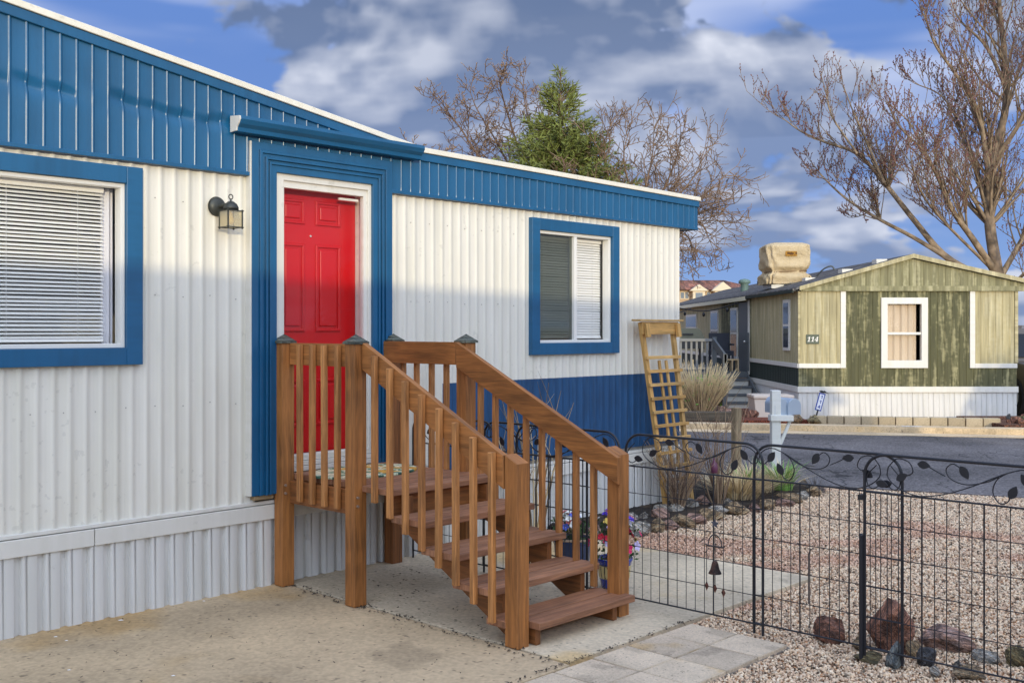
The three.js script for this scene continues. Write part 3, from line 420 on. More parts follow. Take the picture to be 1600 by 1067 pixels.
// ───────────── wire garden fence ─────────────
const FENCE_U = 4.95;
function fencePanel(n0, n1, mirrored, label, dy = 0) {
  const w = n1 - n0, T = thing('garden_fence', label, 'fence', [FENCE_U + (mirrored ? 0.012 : -0.004), 0, n0], { home: true, turn: -Math.PI / 2, group: 'wire garden fence panels' });
  T.org = [0, 0, 0]; const X = (f) => (mirrored ? 1 - f : f) * w, TOPH = 1.0, MID = 0.815, LOW = 0.055, r = 0.105, R = (name, pts, rad, sides = 6) => mesh(name, tubeG(pts, rad, sides), darkMetal, T);
  const arc = []; for (let k = 0; k <= 8; k++) { const A = k / 8 * Math.PI / 2; arc.push([r - r * Math.cos(A), TOPH - r + r * Math.sin(A)]); }
  R('frame', [V(0, 0.0, 0), V(0, TOPH - r, 0), ...arc.slice(1).map(([a, b]) => V(a, b, 0)), ...arc.slice().reverse().map(([a, b]) => V(w - a, b, 0)), V(w, 0.0, 0)], 0.0075, 7);
  R('rail', [V(0, MID, 0), V(w, MID, 0)], 0.0048); R('rail', [V(0, LOW, 0), V(w, LOW, 0)], 0.0048);
  for (const f of [1 / 3, 2 / 3]) R('bar', [V(f * w, LOW, 0.004), V(f * w, MID, 0.004)], 0.0042);
  const wire = tubeG([V(0, LOW, 0), V(0, MID, 0)], 0.0024, 4);
  for (let k = 1; k < 15; k++) if (k % 5) { const m = mesh('wire', wire, darkMetal, T); m.position.x = k / 15 * w; m.rotation.z = (hash2(k, Math.round(n0 * 100), 3) - 0.5) * 0.006; }
  const hw = tubeG([V(0, 0, 0.003), V(w, 0, 0.003)], 0.0023, 4); for (const h of [0.205, 0.355, 0.505, 0.66]) mesh('wire', hw, darkMetal, T, [0, h, 0]);
  const H = TOPH - MID, pt = (f, y, z = 0) => V(X(f), MID + y * H, z), curve = (list) => R('vine', smooth(list.map(([f, y]) => pt(f, y)), 28), 0.0030, 5);
  curve([[0.14, 0.70], [0.19, 0.93], [0.26, 0.86], [0.28, 0.62], [0.24, 0.50]]); curve([[0.14, 0.70], [0.135, 0.45], [0.19, 0.20], [0.30, 0.03], [0.44, 0.12], [0.60, 0.40], [0.78, 0.80], [0.88, 0.92], [0.95, 0.76], [0.965, 0.5], [0.93, 0.44], [0.90, 0.55]]);
  curve([[0.10, 0.24], [0.05, 0.10], [0.02, 0.18], [0.015, 0.42], [0.07, 0.72]]); curve([[0.36, 0.82], [0.42, 0.68], [0.46, 0.60]]);
  curve([[0.55, 0.80], [0.50, 0.92], [0.465, 0.78], [0.48, 0.58], [0.56, 0.44], [0.68, 0.55], [0.74, 0.70]]); curve([[0.78, 0.80], [0.73, 0.62], [0.71, 0.32], [0.745, 0.06], [0.785, 0.12], [0.80, 0.26]]);
  const leaf = (f, y, a, s) => { const sh = new THREE.Shape(); sh.moveTo(-1, 0); sh.quadraticCurveTo(-0.5, 0.75, 0.15, 0.62); sh.quadraticCurveTo(0.7, 0.48, 1.15, 0); sh.quadraticCurveTo(0.6, -0.5, 0.1, -0.6); sh.quadraticCurveTo(-0.6, -0.65, -1, 0); const g = new THREE.ExtrudeGeometry(sh, { depth: 0.06, bevelEnabled: true, bevelSize: 0.05, bevelThickness: 0.05, bevelSegments: 1, curveSegments: 5 }); g.scale(s, s, s); g.rotateZ(mirrored ? Math.PI - a : a); mesh('leaf', g, darkMetal, T, pt(f, y, -0.001).toArray()); };
  for (const l of [[0.10, 0.24, -0.15, 0.028], [0.215, 0.46, 0.55, 0.028], [0.34, 0.83, -0.1, 0.028], [0.56, 0.74, -1.0, 0.030], [0.875, 0.66, 2.2, 0.030], [0.81, 0.34, 1.1, 0.030]]) leaf(...l);
  return T;
}
fencePanel(-5.66, -4.86, false, 'black wire fence panel with leaf scrolls against the home wall behind the landing');
fencePanel(-4.97, -4.09, true, 'black wire fence panel with leaf scrolls between the wall panel and the potted flowers');
fencePanel(-4.66, -3.83, false, 'black wire fence panel with leaf scrolls overlapping the panel behind the lower railing');
fencePanel(-3.785, -2.885, false, 'black wire fence panel with leaf scrolls that the rusty wind chime hangs on');
fencePanel(-2.945, -2.145, true, 'black wire fence panel with leaf scrolls between the chime panel and the gate stake');
fencePanel(-2.325, -1.475, false, 'black wire fence panel with leaf scrolls standing behind the row of garden rocks');
fencePanel(-1.43, -0.60, true, 'black wire fence panel with leaf scrolls past the end of the garden rocks');
{ const T = thing('fence_stake', 'thick black metal stake bracing the fence above the rocks', 'stake', [FENCE_U - 0.02, 0, -2.335], { home: true }); mesh('stake', new THREE.CylinderGeometry(0.011, 0.011, 0.60, 10).translate(0, 0.30, 0), darkMetal, T); mesh('cap', new THREE.SphereGeometry(0.012, 10, 6).translate(0, 0.60, 0), darkMetal, T); mesh('clip', boxG(-0.014, 0.03, 0.775, 0.80, -0.012, 0.012), darkMetal, T); }
{ const T = thing('hook_rod', 'thin bent metal rod standing in the gravel behind the fence', 'rod', L(5.75, -0.02, -3.05).toArray()); mesh('rod', tubeG([V(0, 0, 0), V(0, 0.30, 0), V(0.012, 0.33, 0), V(0.03, 0.335, 0)], 0.004, 6), M(C(0.10, 0.08, 0.07), 0.7), T); }
// wind chime: chain, star, crescent hanger, bell, danglers
{ const n = -3.165, T = thing('wind_chime', 'rusty bell wind chime with star and danglers hanging on the wire fence', 'wind chime', [FENCE_U - 0.02, 0.66, n], { home: true, turn: -Math.PI / 2 }), rust = M(C(0.16, 0.085, 0.07), 0.75, { metalness: 0.2, map: rockMap }), red = M(C(0.27, 0.10, 0.07), 0.8, { map: rockMap }), iron = M(C(0.05, 0.045, 0.045), 0.6);
  const chain = (x, a, b) => { const g = []; for (let y = a, k = 0; y > b; y -= 0.011, k++) { const t = new THREE.TorusGeometry(0.005, 0.0014, 4, 8); t.scale(0.7, 1.25, 1); if (k % 2) t.rotateY(Math.PI / 2); t.translate(x, y, 0.004); g.push(t); } mesh('chain', merge(g), iron, T); };
  chain(0, 0.0, -0.085); const st = new THREE.Shape(); for (let k = 0; k < 10; k++) { const A = Math.PI / 2 + k * Math.PI / 5, q = k % 2 ? 0.011 : 0.027; st[k ? 'lineTo' : 'moveTo'](Math.cos(A) * q, Math.sin(A) * q); } mesh('star', new THREE.ExtrudeGeometry(st, { depth: 0.003, bevelEnabled: false }).translate(0, -0.105, 0.004), M(C(0.07, 0.075, 0.10), 0.6), T);
  chain(0, -0.125, -0.16); const cr = []; for (let k = 0; k <= 14; k++) { const A = k / 14 * Math.PI; cr.push(V(Math.cos(A) * 0.043, -0.225 + Math.sin(A) * 0.06, 0.004)); } mesh('hanger', tubeG(cr, 0.0035, 6), iron, T); mesh('hanger_bar', tubeG([V(-0.06, -0.222, 0.004), V(-0.05, -0.228, 0.004), V(0.05, -0.228, 0.004), V(0.06, -0.22, 0.004)], 0.005, 6), iron, T);
  chain(0, -0.165, -0.30); mesh('bell', new THREE.LatheGeometry([[0.0, 0], [0.012, -0.002], [0.018, -0.018], [0.024, -0.045], [0.036, -0.068], [0.035, -0.070], [0.022, -0.046], [0.014, -0.016], [0, -0.006]].map(([a, b]) => new THREE.Vector2(a, b)), 18).translate(0, -0.305, 0.004), rust, T); mesh('clapper_rod', tubeG([V(0, -0.33, 0.004), V(0, -0.43, 0.004)], 0.003, 5), iron, T);
  for (const [x, a, b] of [[-0.053, -0.23, -0.425], [0.053, -0.23, -0.445], [0, -0.42, -0.43]]) { mesh('rod', tubeG([V(x, a, 0.004), V(x, b, 0.004)], 0.0022, 5), iron, T); mesh('dangler', new THREE.OctahedronGeometry(0.018).scale(0.75, 1.5, 0.3).translate(x, b - 0.024, 0.004), red, T); } }
// ───────────── potted flowers ─────────────
function flowerPot(u, n, R, hgt, banded, label, flowers) {
  const T = thing('flower_pot', label, 'flower pot', [u, 0.004, n], { home: true }), cobalt = P(C(0.012, 0.030, 0.30), 0.2, { clearcoat: 0.6 }), navy = P(C(0.02, 0.045, 0.13), 0.25, { clearcoat: 0.5 });
  const prof = [[0, 0.0], [0.70, 0.0], [0.76, 0.06], [0.90, 0.40], [0.97, 0.80], [1.02, 0.88], [1.06, 0.93], [1.06, 1.0], [0.94, 1.0], [0.90, 0.86], [0, 0.84]].map(([a, b]) => new THREE.Vector2(a * R, b * hgt));
  mesh('pot', new THREE.LatheGeometry(prof, 36), banded ? cobalt : navy, T); mesh('soil', new THREE.CircleGeometry(R * 0.9, 24).rotateX(-Math.PI / 2).translate(0, hgt * 0.9, 0), M(C(0.05, 0.035, 0.025), 1), T);
  if (banded) { const bt = texture(128, (a, v) => { const x = (a * 6) % 1 - 0.5, y = v - 0.5, d = Math.hypot(x * 1.1, y * 0.9), s = Math.abs(d - 0.30) < 0.035 || Math.abs(Math.hypot(x * 2.2 - 0.3, y * 1.3) - 0.28) < 0.05; return s ? [0.25, 0.22, 0.16] : [0.86, 0.80, 0.58]; }, true, 512);
    mesh('glazed_band', new THREE.LatheGeometry([[0.875, 0.34], [0.895, 0.36], [0.975, 0.76], [0.965, 0.78]].map(([a, b]) => new THREE.Vector2(a * R, b * hgt)), 36), P(C(0.95, 0.93, 0.88), 0.3, { map: bt }), T); }
  else mesh('rim', new THREE.TorusGeometry(R * 1.03, R * 0.06, 8, 36).rotateX(Math.PI / 2).translate(0, hgt, 0), M(C(0.45, 0.33, 0.22), 0.6), T);
  const r = rng(Math.round(u * 100)), lf = new Acc();
  for (let k = 0; k < 260; k++) { const A = r() * 6.28, q = R * 1.35 * Math.sqrt(r()), y = hgt * 0.9 + r() * flowers.h * 0.8, c = V(Math.cos(A) * q, y, Math.sin(A) * q), d = V(r() - 0.5, r() * 0.6, r() - 0.5).normalize().multiplyScalar(0.022 + r() * 0.014), e = V(r() - 0.5, r() - 0.5, r() - 0.5).normalize().multiplyScalar(0.009); lf.quad(c, c.clone().addScaledVector(d, 0.5).add(e), c.clone().add(d), c.clone().addScaledVector(d, 0.5).sub(e)); }
  mesh('leaves', lf.geo(), darkLeaf, T); const stems = new Acc(); for (let k = 0; k < 24; k++) { const A = r() * 6.28, q = R * 0.9 * r(); stems.tube([V(0, hgt * 0.85, 0), V(Math.cos(A) * q, hgt + flowers.h * 0.5, Math.sin(A) * q)], 0.0025, 4); } mesh('stems', stems.geo(), darkLeaf, T);
  const petal = (() => { const a = new Acc(); for (let k = 0; k < 5; k++) { const A = k / 5 * 6.283, p = (f, w, y) => V(Math.cos(A) * f - Math.sin(A) * w, y, Math.sin(A) * f + Math.cos(A) * w); a.quad(p(0.05, 0, 0), p(0.6, 0.42, 0.25), p(1.0, 0, 0.22), p(0.6, -0.42, 0.25)); a.tri(p(0.6, 0.42, 0.25), p(0.95, 0.22, 0.16), p(1.0, 0, 0.22)); a.tri(p(0.6, -0.42, 0.25), p(1.0, 0, 0.22), p(0.95, -0.22, 0.16)); } return a.geo(); })();
  const mats = Object.fromEntries(Object.entries(flowers.colors).map(([k, c]) => [k, M(C(...c), 0.75, { side: THREE.DoubleSide })]));
  for (const [k, A, el, q, s] of flowers.list(r)) { const d = V(Math.cos(A) * Math.cos(el), Math.sin(el), Math.sin(A) * Math.cos(el)), m = mesh('blossom', petal, mats[k], T); m.position.set(d.x * q, hgt + flowers.h * 0.36 + d.y * flowers.h * 0.62, d.z * q); m.quaternion.setFromUnitVectors(V(0, 1, 0), d.clone().add(V(0, 0.3, 0)).normalize()); m.scale.setScalar(s); }
}
{ const colors = { violet: [0.20, 0.05, 0.55], purple: [0.10, 0.04, 0.62], white: [0.88, 0.86, 0.84], lilac: [0.62, 0.55, 0.85], yellow: [0.85, 0.62, 0.12], red: [0.70, 0.02, 0.06], pink: [0.85, 0.35, 0.45], crimson: [0.75, 0.02, 0.14] };
  flowerPot(5.235, -4.095, 0.108, 0.185, true, 'cobalt blue pot with a cream scroll band holding bright mixed flowers behind the bottom step', { h: 0.30, colors, list: (r) => Array.from({ length: 74 }, (_, i) => { const el = -0.2 + r() * 1.75, key = el > 0.8 ? ['violet', 'purple', 'pink', 'violet', 'purple'][i % 5] : el > 0.25 ? ['white', 'lilac', 'white', 'yellow', 'pink', 'purple'][i % 6] : ['red', 'yellow', 'white', 'crimson', 'lilac'][i % 5]; return [key, r() * 6.283, el, 0.11 + r() * 0.06, 0.022 + r() * 0.013]; }) });
  flowerPot(5.40, -4.575, 0.130, 0.22, false, 'dark navy pot with a tan rim and sparse coral flowers beside the steps', { h: 0.18, colors: { coral: [0.85, 0.22, 0.18], white: [0.85, 0.85, 0.80], blue: [0.10, 0.16, 0.65], pink: [0.85, 0.38, 0.40] }, list: (r) => Array.from({ length: 22 }, (_, i) => [['coral', 'white', 'pink', 'white', 'blue'][i % 5], r() * 6.283, r() * 1.3, 0.08 + r() * 0.08, 0.022 + r() * 0.012]) }); }
// ───────────── trellis leaning on the wall ─────────────
{ const T = thing('trellis', 'tan wooden trellis with ladder slats leaning on the home corner', 'trellis', [7.98, -0.01, -5.50], { home: true }), tm = [[0.98, 0.64, 0.24], [1.0, 0.70, 0.30]].map((c) => M(C(...c), 0.7, { map: woodMap }));
  T.rotation.set(0, THETA, 0); const I = new THREE.Group(); T.org = [0, 0, 0]; const lean = (h) => [-0.105 * h, 0, -0.075 * h];
  const bar = (name, x0, h0, x1, h1, w, d, z, k) => { const a = V(x0 + lean(h0)[0], h0, lean(h0)[2] + z), b = V(x1 + lean(h1)[0], h1, lean(h1)[2] + z), dir = b.clone().sub(a), l = dir.length(), g = boxUV(new RoundedBoxGeometry(w, l, d, 1, 0.003), 1); const m = mesh(name, g, tm[k % 2], T); m.position.copy(a.add(b).multiplyScalar(0.5)); m.quaternion.setFromUnitVectors(V(0, 1, 0), dir.normalize()); };
  bar('leg', -0.20, 0, -0.235, 1.68, 0.045, 0.035, 0, 0); bar('leg', 0.20, 0, 0.235, 1.68, 0.045, 0.035, 0, 1); bar('upright', -0.045, 0.32, -0.05, 1.34, 0.03, 0.018, 0.012, 0); bar('upright', 0.06, 0.32, 0.055, 1.34, 0.03, 0.018, 0.012, 1);
  for (let k = 0; k < 10; k++) { const h = 0.28 + k * 0.121; bar('rung', -0.26, h, 0.26, h, 0.028, 0.02, 0.030, k); }
  bar('top_board', -0.275, 1.63, 0.275, 1.63, 0.11, 0.022, 0.032, 0); bar('top_cap', -0.33, 1.698, 0.33, 1.698, 0.016, 0.10, 0.02, 1); for (const x of [-0.235, 0.235]) bar('bracket', x, 1.55, x, 1.67, 0.05, 0.03, 0.062, 0);
}
// ───────────── planting bed, rocks ─────────────
{ const s = new THREE.Shape(); [[6.45, -5.74], [6.55, -5.16], [7.2, -5.08], [8.0, -5.12], [8.7, -5.0], [9.6, -5.05], [10.0, -5.5], [9.8, -6.2], [8.36, -6.4], [8.36, -5.74]].forEach(([a, b], k) => s[k ? 'lineTo' : 'moveTo'](a, -b)); const g = new THREE.ExtrudeGeometry(s, { depth: 0.05, bevelEnabled: true, bevelSize: 0.03, bevelThickness: 0.02, bevelSegments: 2 }); g.rotateX(-Math.PI / 2); g.translate(0, -0.035, 0); structure('planting_bed', g, M(C(0.10, 0.072, 0.05), 1, { map: rockMap, bumpMap: rockMap, bumpScale: 0.03 })); }
const rockGeos = []; for (let v = 0; v < 7; v++) { const g = new THREE.IcosahedronGeometry(1, 3), p = g.attributes.position, seed = v * 37 + 5; const planes = [], r = rng(seed); for (let k = 0; k < 14; k++) planes.push([V(r() - 0.5, r() - 0.5, r() - 0.5).normalize(), 0.55 + r() * 0.28]);
  for (let i = 0; i < p.count; i++) { const d = V(p.getX(i), p.getY(i), p.getZ(i)).normalize(); let q = 1; for (const [n, o] of planes) { const c = d.dot(n); if (c > 0.05) q = Math.min(q, o / c); } q *= 0.88 + 0.24 * fbm3(d.x * 5 + seed, d.y * 5, d.z * 5, 4, seed); p.setXYZ(i, d.x * q, d.y * q, d.z * q); } g.computeVertexNormals(); const uv = g.attributes.uv; for (let i = 0; i < uv.count; i++) uv.setXY(i, p.getX(i) * 0.6 + p.getZ(i) * 0.25, p.getY(i) * 0.6 + p.getZ(i) * 0.35); rockGeos.push(g); }
function rock(name, label, group, pos, sc, rot, mat, v) { const m = mesh(numbered(name), rockGeos[v % 7], rockMats[mat], scene, pos.toArray()); m.scale.set(...sc); m.rotation.set(...rot); tag(m, label, 'rock', group); return m; }
{ const gp = (px, py) => { const z = (EYE + 0.02) * FOCAL / (py - HORIZON); return V((px - 800) / FOCAL * z, -0.02, -z); };
  const R = [['reddish brown angular boulder behind the fence beside the thick stake', 1303, 1005, 0.095, 0.105, 'red', 0], ['small tan rock between the red boulder and the stake', 1347, 1018, 0.055, 0.055, 'tan', 1], ['large upright brown boulder behind the fence gate wires', 1398, 1018, 0.13, 0.165, 'red', 2], ['flat mossy olive rock in front of the fence', 1362, 1036, 0.075, 0.035, 'olive', 3], ['blue grey veined rock in front of the fence', 1402, 1046, 0.062, 0.082, 'blue', 4], ['dark slate rock with a white vein', 1455, 1042, 0.062, 0.070, 'dark', 5], ['wide flat pink sandstone block behind the fence', 1490, 1016, 0.155, 0.085, 'pink', 6], ['pale lichen grey rock lying on others', 1548, 1036, 0.075, 0.045, 'white', 0], ['rounded olive tan rock at the end of the row', 1590, 1042, 0.065, 0.075, 'olive', 1], ['small white quartz rock in the row', 1463, 1060, 0.034, 0.036, 'white', 2], ['low tan rock under the pale lichen rock', 1520, 1062, 0.085, 0.04, 'tan', 3], ['small grey speckled rock between the slate and the lichen rock', 1500, 1050, 0.04, 0.036, 'grey', 4], ['tan rock propped behind the slate rock', 1432, 1026, 0.05, 0.06, 'tan', 6]];
  for (const [label, px, py, w, h, m, v] of R) { const q = gp(px, py); rock('garden_rock', label, undefined, q.add(V(0, h * 0.55, -w * 0.4)), [w, h, w * 0.85], [0, v * 1.3 + px, 0], m, v); }
  const r = rng(91), edge = [[6.50, -5.50], [6.52, -5.28], [6.60, -5.12], [6.78, -5.04], [6.98, -5.02], [7.16, -5.05], [7.35, -5.02], [7.54, -5.05], [7.74, -5.03], [7.95, -5.06], [8.15, -5.02], [8.36, -4.98], [8.58, -4.95], [8.80, -4.95], [9.05, -4.98], [9.3, -5.0], [9.55, -5.02], [9.78, -5.12], [9.98, -5.34]];
  edge.forEach(([u, n], k) => { const s = 0.066 + r() * 0.04, q = L(u + (r() - 0.5) * 0.05, 0, n + (r() - 0.5) * 0.05); rock('border_stone', 'rough rounded stone edging the planting bed by the home', 'stones edging the planting bed', q.setY(s * 0.42 - 0.02), [s * (1 + 0.5 * r()), s * (0.65 + 0.4 * r()), s], [0, r() * 6, 0], ['tan', 'pink', 'tan', 'white', 'tan', 'pink'][k % 6], k); });
  for (let k = 0; k < 9; k++) { const q = L(6.75 + k * 0.19 + r() * 0.1, 0, -5.30 + (r() - 0.5) * 0.22), s = 0.05 + r() * 0.04; rock('bed_stone', 'pale grey stone heaped inside the planting bed', 'stones inside the planting bed', q.setY(s * 0.4 + 0.01), [s * 1.3, s, s], [0, r() * 6, 0], ['grey', 'white', 'grey', 'pink'][k % 4], k + 2); } }
// bare plants of the bed
function twigs(acc, base, n, h, spread, r0, rnd, kink = 0.25, sub = 3) {
  for (let k = 0; k < n; k++) { const A = rnd() * 6.283, q = spread * (0.35 + 0.65 * rnd()), H = h * (0.6 + 0.4 * rnd()), pts = [], rad = []; let p = base.clone().add(V(Math.cos(A) * q * 0.12, 0, Math.sin(A) * q * 0.12));
    for (let i = 0; i <= 6; i++) { const f = i / 6; pts.push(p.clone()); rad.push(r0 * (1 - 0.8 * f)); p = p.clone().add(V(Math.cos(A) * q * (0.10 + 0.14 * f) + (rnd() - 0.5) * kink * 0.1, H / 6, Math.sin(A) * q * (0.10 + 0.14 * f) + (rnd() - 0.5) * kink * 0.1)); }
    acc.tube(pts, rad, 4);
    for (let j = 0; j < sub; j++) { const b = pts[2 + Math.floor(rnd() * 4)], d = V(rnd() - 0.5, 0.25 + rnd() * 0.6, rnd() - 0.5).multiplyScalar(h * 0.34); acc.tube([b, b.clone().addScaledVector(d, 0.5).add(V((rnd() - 0.5) * 0.02, 0, 0)), b.clone().add(d)], [r0 * 0.4, r0 * 0.3, r0 * 0.12], 3); } }
}
function shrub(name, label, pos, n, h, spread, r0, mat, seed, kink, sub) { const T = thing(name, label, 'shrub', pos.toArray()), r = rng(seed), a = new Acc(); twigs(a, V(0, 0, 0), Math.ceil(n / 2), h, spread, r0, r, kink, sub); mesh('stems', a.geo(), mat, T); const b = new Acc(); twigs(b, V(0, 0, 0), Math.floor(n / 2), h * 0.85, spread, r0 * 0.7, r, kink, sub + 1); mesh('twigs', b.geo(), mat === dryStem ? twig : dryGrass, T); return T; }
shrub('bare_shrub', 'dense leafless shrub of brown stems at the foot of the trellis', L(7.75, 0.02, -5.36), 64, 0.66, 0.38, 0.0075, dryStem, 3, 0.3, 2);
shrub('bare_shrub', 'tall thin leafless shrub of reddish canes beside the trellis corner', L(8.18, 0.02, -5.22), 20, 1.10, 0.42, 0.0075, dryStem, 9, 0.4, 4);
shrub('bare_rose', 'leafless rose canes growing behind the lower railing in front of the blue wall', L(5.95, 0.02, -5.42), 15, 1.22, 0.50, 0.009, barkPale, 21, 0.4, 3);
function grassClump(name, label, category, pos, n, h, spread, w, mat, seed, droop = 0.5, mat2) { const T = thing(name, label, category, pos.toArray()), r = rng(seed);
  for (const [part, m, cnt] of [['blades', mat, n], ...(mat2 ? [['young_blades', mat2, n * 0.3]] : [])]) { const a = new Acc(); for (let k = 0; k < cnt; k++) { const A = r() * 6.283, q = spread * Math.sqrt(r()), b = V(Math.cos(A) * q * 0.35, 0, Math.sin(A) * q * 0.35), H = h * (0.55 + 0.45 * r()), out = q * (0.4 + r()), side = V(-Math.sin(A), 0, Math.cos(A)).multiplyScalar(w); const p = (f) => b.clone().add(V(Math.cos(A) * out * f * f, H * (f - droop * f * f * 0.45), Math.sin(A) * out * f * f)); let u = p(0), v; for (let i = 1; i <= 3; i++) { v = p(i / 3); const wa = 1 - (i - 1) / 3, wb = 1 - i / 3 + 0.05; a.quad(u.clone().addScaledVector(side, -wa), u.clone().addScaledVector(side, wa), v.clone().addScaledVector(side, wb), v.clone().addScaledVector(side, -wb)); u = v; } } mesh(part, a.geo(), m, T); }
  return T; }
grassClump('dry_grass_clump', 'matted straw coloured grass clump between the trellis and the mailbox', 'grass', L(8.70, 0.0, -5.34), 520, 0.40, 0.50, 0.0045, dryGrass, 5, 0.55, dryStem);
grassClump('dry_grass_clump', 'straw coloured grass clump at the foot of the weathered post', 'grass', L(9.15, 0.0, -5.45), 420, 0.42, 0.50, 0.0045, dryGrass, 6, 0.55, dryStem);
grassClump('daylily', 'fresh green daylily clump beside the mailbox post', 'plant', L(9.42, 0.0, -5.28), 90, 0.46, 0.26, 0.015, greenLeaf, 7, 0.6, dryGrass);
grassClump('daylily', 'green daylily clump mixed with straw in front of the weathered post', 'plant', L(9.05, 0.0, -5.45), 60, 0.42, 0.24, 0.014, greenLeaf, 8, 0.6, dryGrass);
grassClump('grass_tuft', 'grey dormant lavender tuft at the road edge', 'plant', at(1275, 770, 10.6).setY(-0.02), 160, 0.24, 0.24, 0.004, M(C(0.24, 0.24, 0.25), 0.95, { side: THREE.DoubleSide }), 11, 0.3);
{ const T = thing('ornament', 'small purple glazed bottle ornament hanging in the bare shrub', 'ornament', L(8.02, 0.34, -5.16).toArray()); mesh('bottle', new THREE.LatheGeometry([[0, 0], [0.028, 0.004], [0.032, 0.05], [0.026, 0.085], [0.012, 0.10], [0.011, 0.135], [0, 0.135]].map(([a, b]) => new THREE.Vector2(a, b)), 14), P(C(0.16, 0.05, 0.10), 0.3), T); mesh('hanger', tubeG([V(0, 0.13, 0), V(0, 0.30, 0)], 0.002, 4), iron0(), T); }
function iron0() { return darkMetal; }
// ───────────── road side: post, mailbox ─────────────
{ const q = at(1151, 742, 10.9); const T = thing('weathered_post', 'short weathered grey wooden post by the road', 'post', [q.x, -0.02, q.z]); mesh('post', boxUV(new RoundedBoxGeometry(0.082, 0.83, 0.082, 2, 0.014), 1).translate(0, 0.415, 0).rotateY(0.5), M(C(0.52, 0.45, 0.33), 0.95, { map: woodMap, bumpMap: woodBump, bumpScale: 0.004 }), T); }
{ const z = 11.0, q = at(1212, 760, z), T = thing('mailbox', 'grey blue arched metal mailbox on a white wooden post at the kerb', 'mailbox', [q.x, -0.02, q.z], { turn: 0 }), wp = M(C(0.80, 0.83, 0.83), 0.6, { map: rep(sidingMap, 0.8) }), gm = M(C(0.40, 0.48, 0.57), 0.4, { metalness: 0.35 });
  mesh('post', boxUV(new RoundedBoxGeometry(0.095, 1.0, 0.095, 1, 0.008), 1).translate(0, 0.5, 0), wp, T); mesh('arm', boxUV(new RoundedBoxGeometry(0.235, 0.062, 0.13, 1, 0.006), 0).translate(0.055, 0.715, 0.005), wp, T);
  const br = new THREE.Shape([[0.048, 0.40], [0.048, 0.48], [0.135, 0.684], [0.165, 0.684]].map(([a, b]) => new THREE.Vector2(a, b))); mesh('brace', new THREE.ExtrudeGeometry(br, { depth: 0.03, bevelEnabled: false }).translate(0, 0, -0.01), wp, T);
  const s = new THREE.Shape(); s.moveTo(-0.075, 0); s.lineTo(0.075, 0); s.lineTo(0.075, 0.085); s.absarc(0, 0.085, 0.075, 0, Math.PI, false); s.lineTo(-0.075, 0); const bd = new THREE.ExtrudeGeometry(s, { depth: 0.42, bevelEnabled: true, bevelSize: 0.004, bevelThickness: 0.004, bevelSegments: 2, curveSegments: 14 }); bd.rotateY(0.35); bd.translate(0.055, 0.751, -0.40);
  mesh('box', bd, gm, T); mesh('flag', boxG(-0.01, 0.0, 0.80, 0.90, -0.1, -0.06), M(C(0.05, 0.05, 0.06), 0.5), T); const dr = new THREE.ExtrudeGeometry(s, { depth: 0.008, bevelEnabled: true, bevelSize: 0.008, bevelThickness: 0.002, bevelSegments: 1, curveSegments: 14 }); dr.rotateY(0.35); dr.translate(0.058, 0.751, 0.012); mesh('door', dr, gm, T); }

// ───────────── the olive green home across the street ─────────────
const GZ = -19.14, gx = (px) => (px - 800) / FOCAL * 19.14, gh = (py) => EYE + (HORIZON - py) / FOCAL * 19.14;
const streak = (c0, c1, amount, s) => texture(512, (u, v) => { const a = fbm(u * 26, v * 3, 5, s, 26, 3), k = fbm(u * 70, v * 9, 4, s + 5, 70, 9), w = fbm(u * 34, v * 46, 3, s + 9, 34, 46), f = sstep(0.50, 0.72, a * 0.62 + k * 0.25 + w * 0.2) * amount, t = 0.86 + 0.28 * (fbm(u * 60, v * 4, 3, s + 13, 60, 4) - 0.5); return [0, 1, 2].map((i) => mix(c0[i], c1[i], f) * t); });
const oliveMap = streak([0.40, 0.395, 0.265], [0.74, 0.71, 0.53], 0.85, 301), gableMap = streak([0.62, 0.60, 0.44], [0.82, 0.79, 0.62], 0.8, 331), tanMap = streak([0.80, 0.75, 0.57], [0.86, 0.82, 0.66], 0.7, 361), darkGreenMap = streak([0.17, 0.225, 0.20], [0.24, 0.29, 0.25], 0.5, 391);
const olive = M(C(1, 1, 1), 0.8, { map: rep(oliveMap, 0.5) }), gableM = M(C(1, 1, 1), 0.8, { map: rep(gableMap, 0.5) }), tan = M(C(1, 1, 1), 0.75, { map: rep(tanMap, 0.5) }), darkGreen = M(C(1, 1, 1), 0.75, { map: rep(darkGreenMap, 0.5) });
const shingle = M(C(0.27, 0.27, 0.29), 0.95, { map: rep(rockMap, 1.2) }), greyPaint = M(C(0.10, 0.115, 0.125), 0.6);
const groove = [[0, 0], [0.90, 0], [0.93, -0.012], [0.97, -0.012]], vinyl = [[0, 0], [0.46, 0], [0.48, -0.01], [0.52, -0.01], [0.54, 0], [0.95, 0.0], [0.97, -0.016], [0.99, -0.016]];
const G = thing('green_mobile_home', 'olive and tan mobile home with white skirting and a front gable across the street', 'house', [7.12, 0, GZ]);
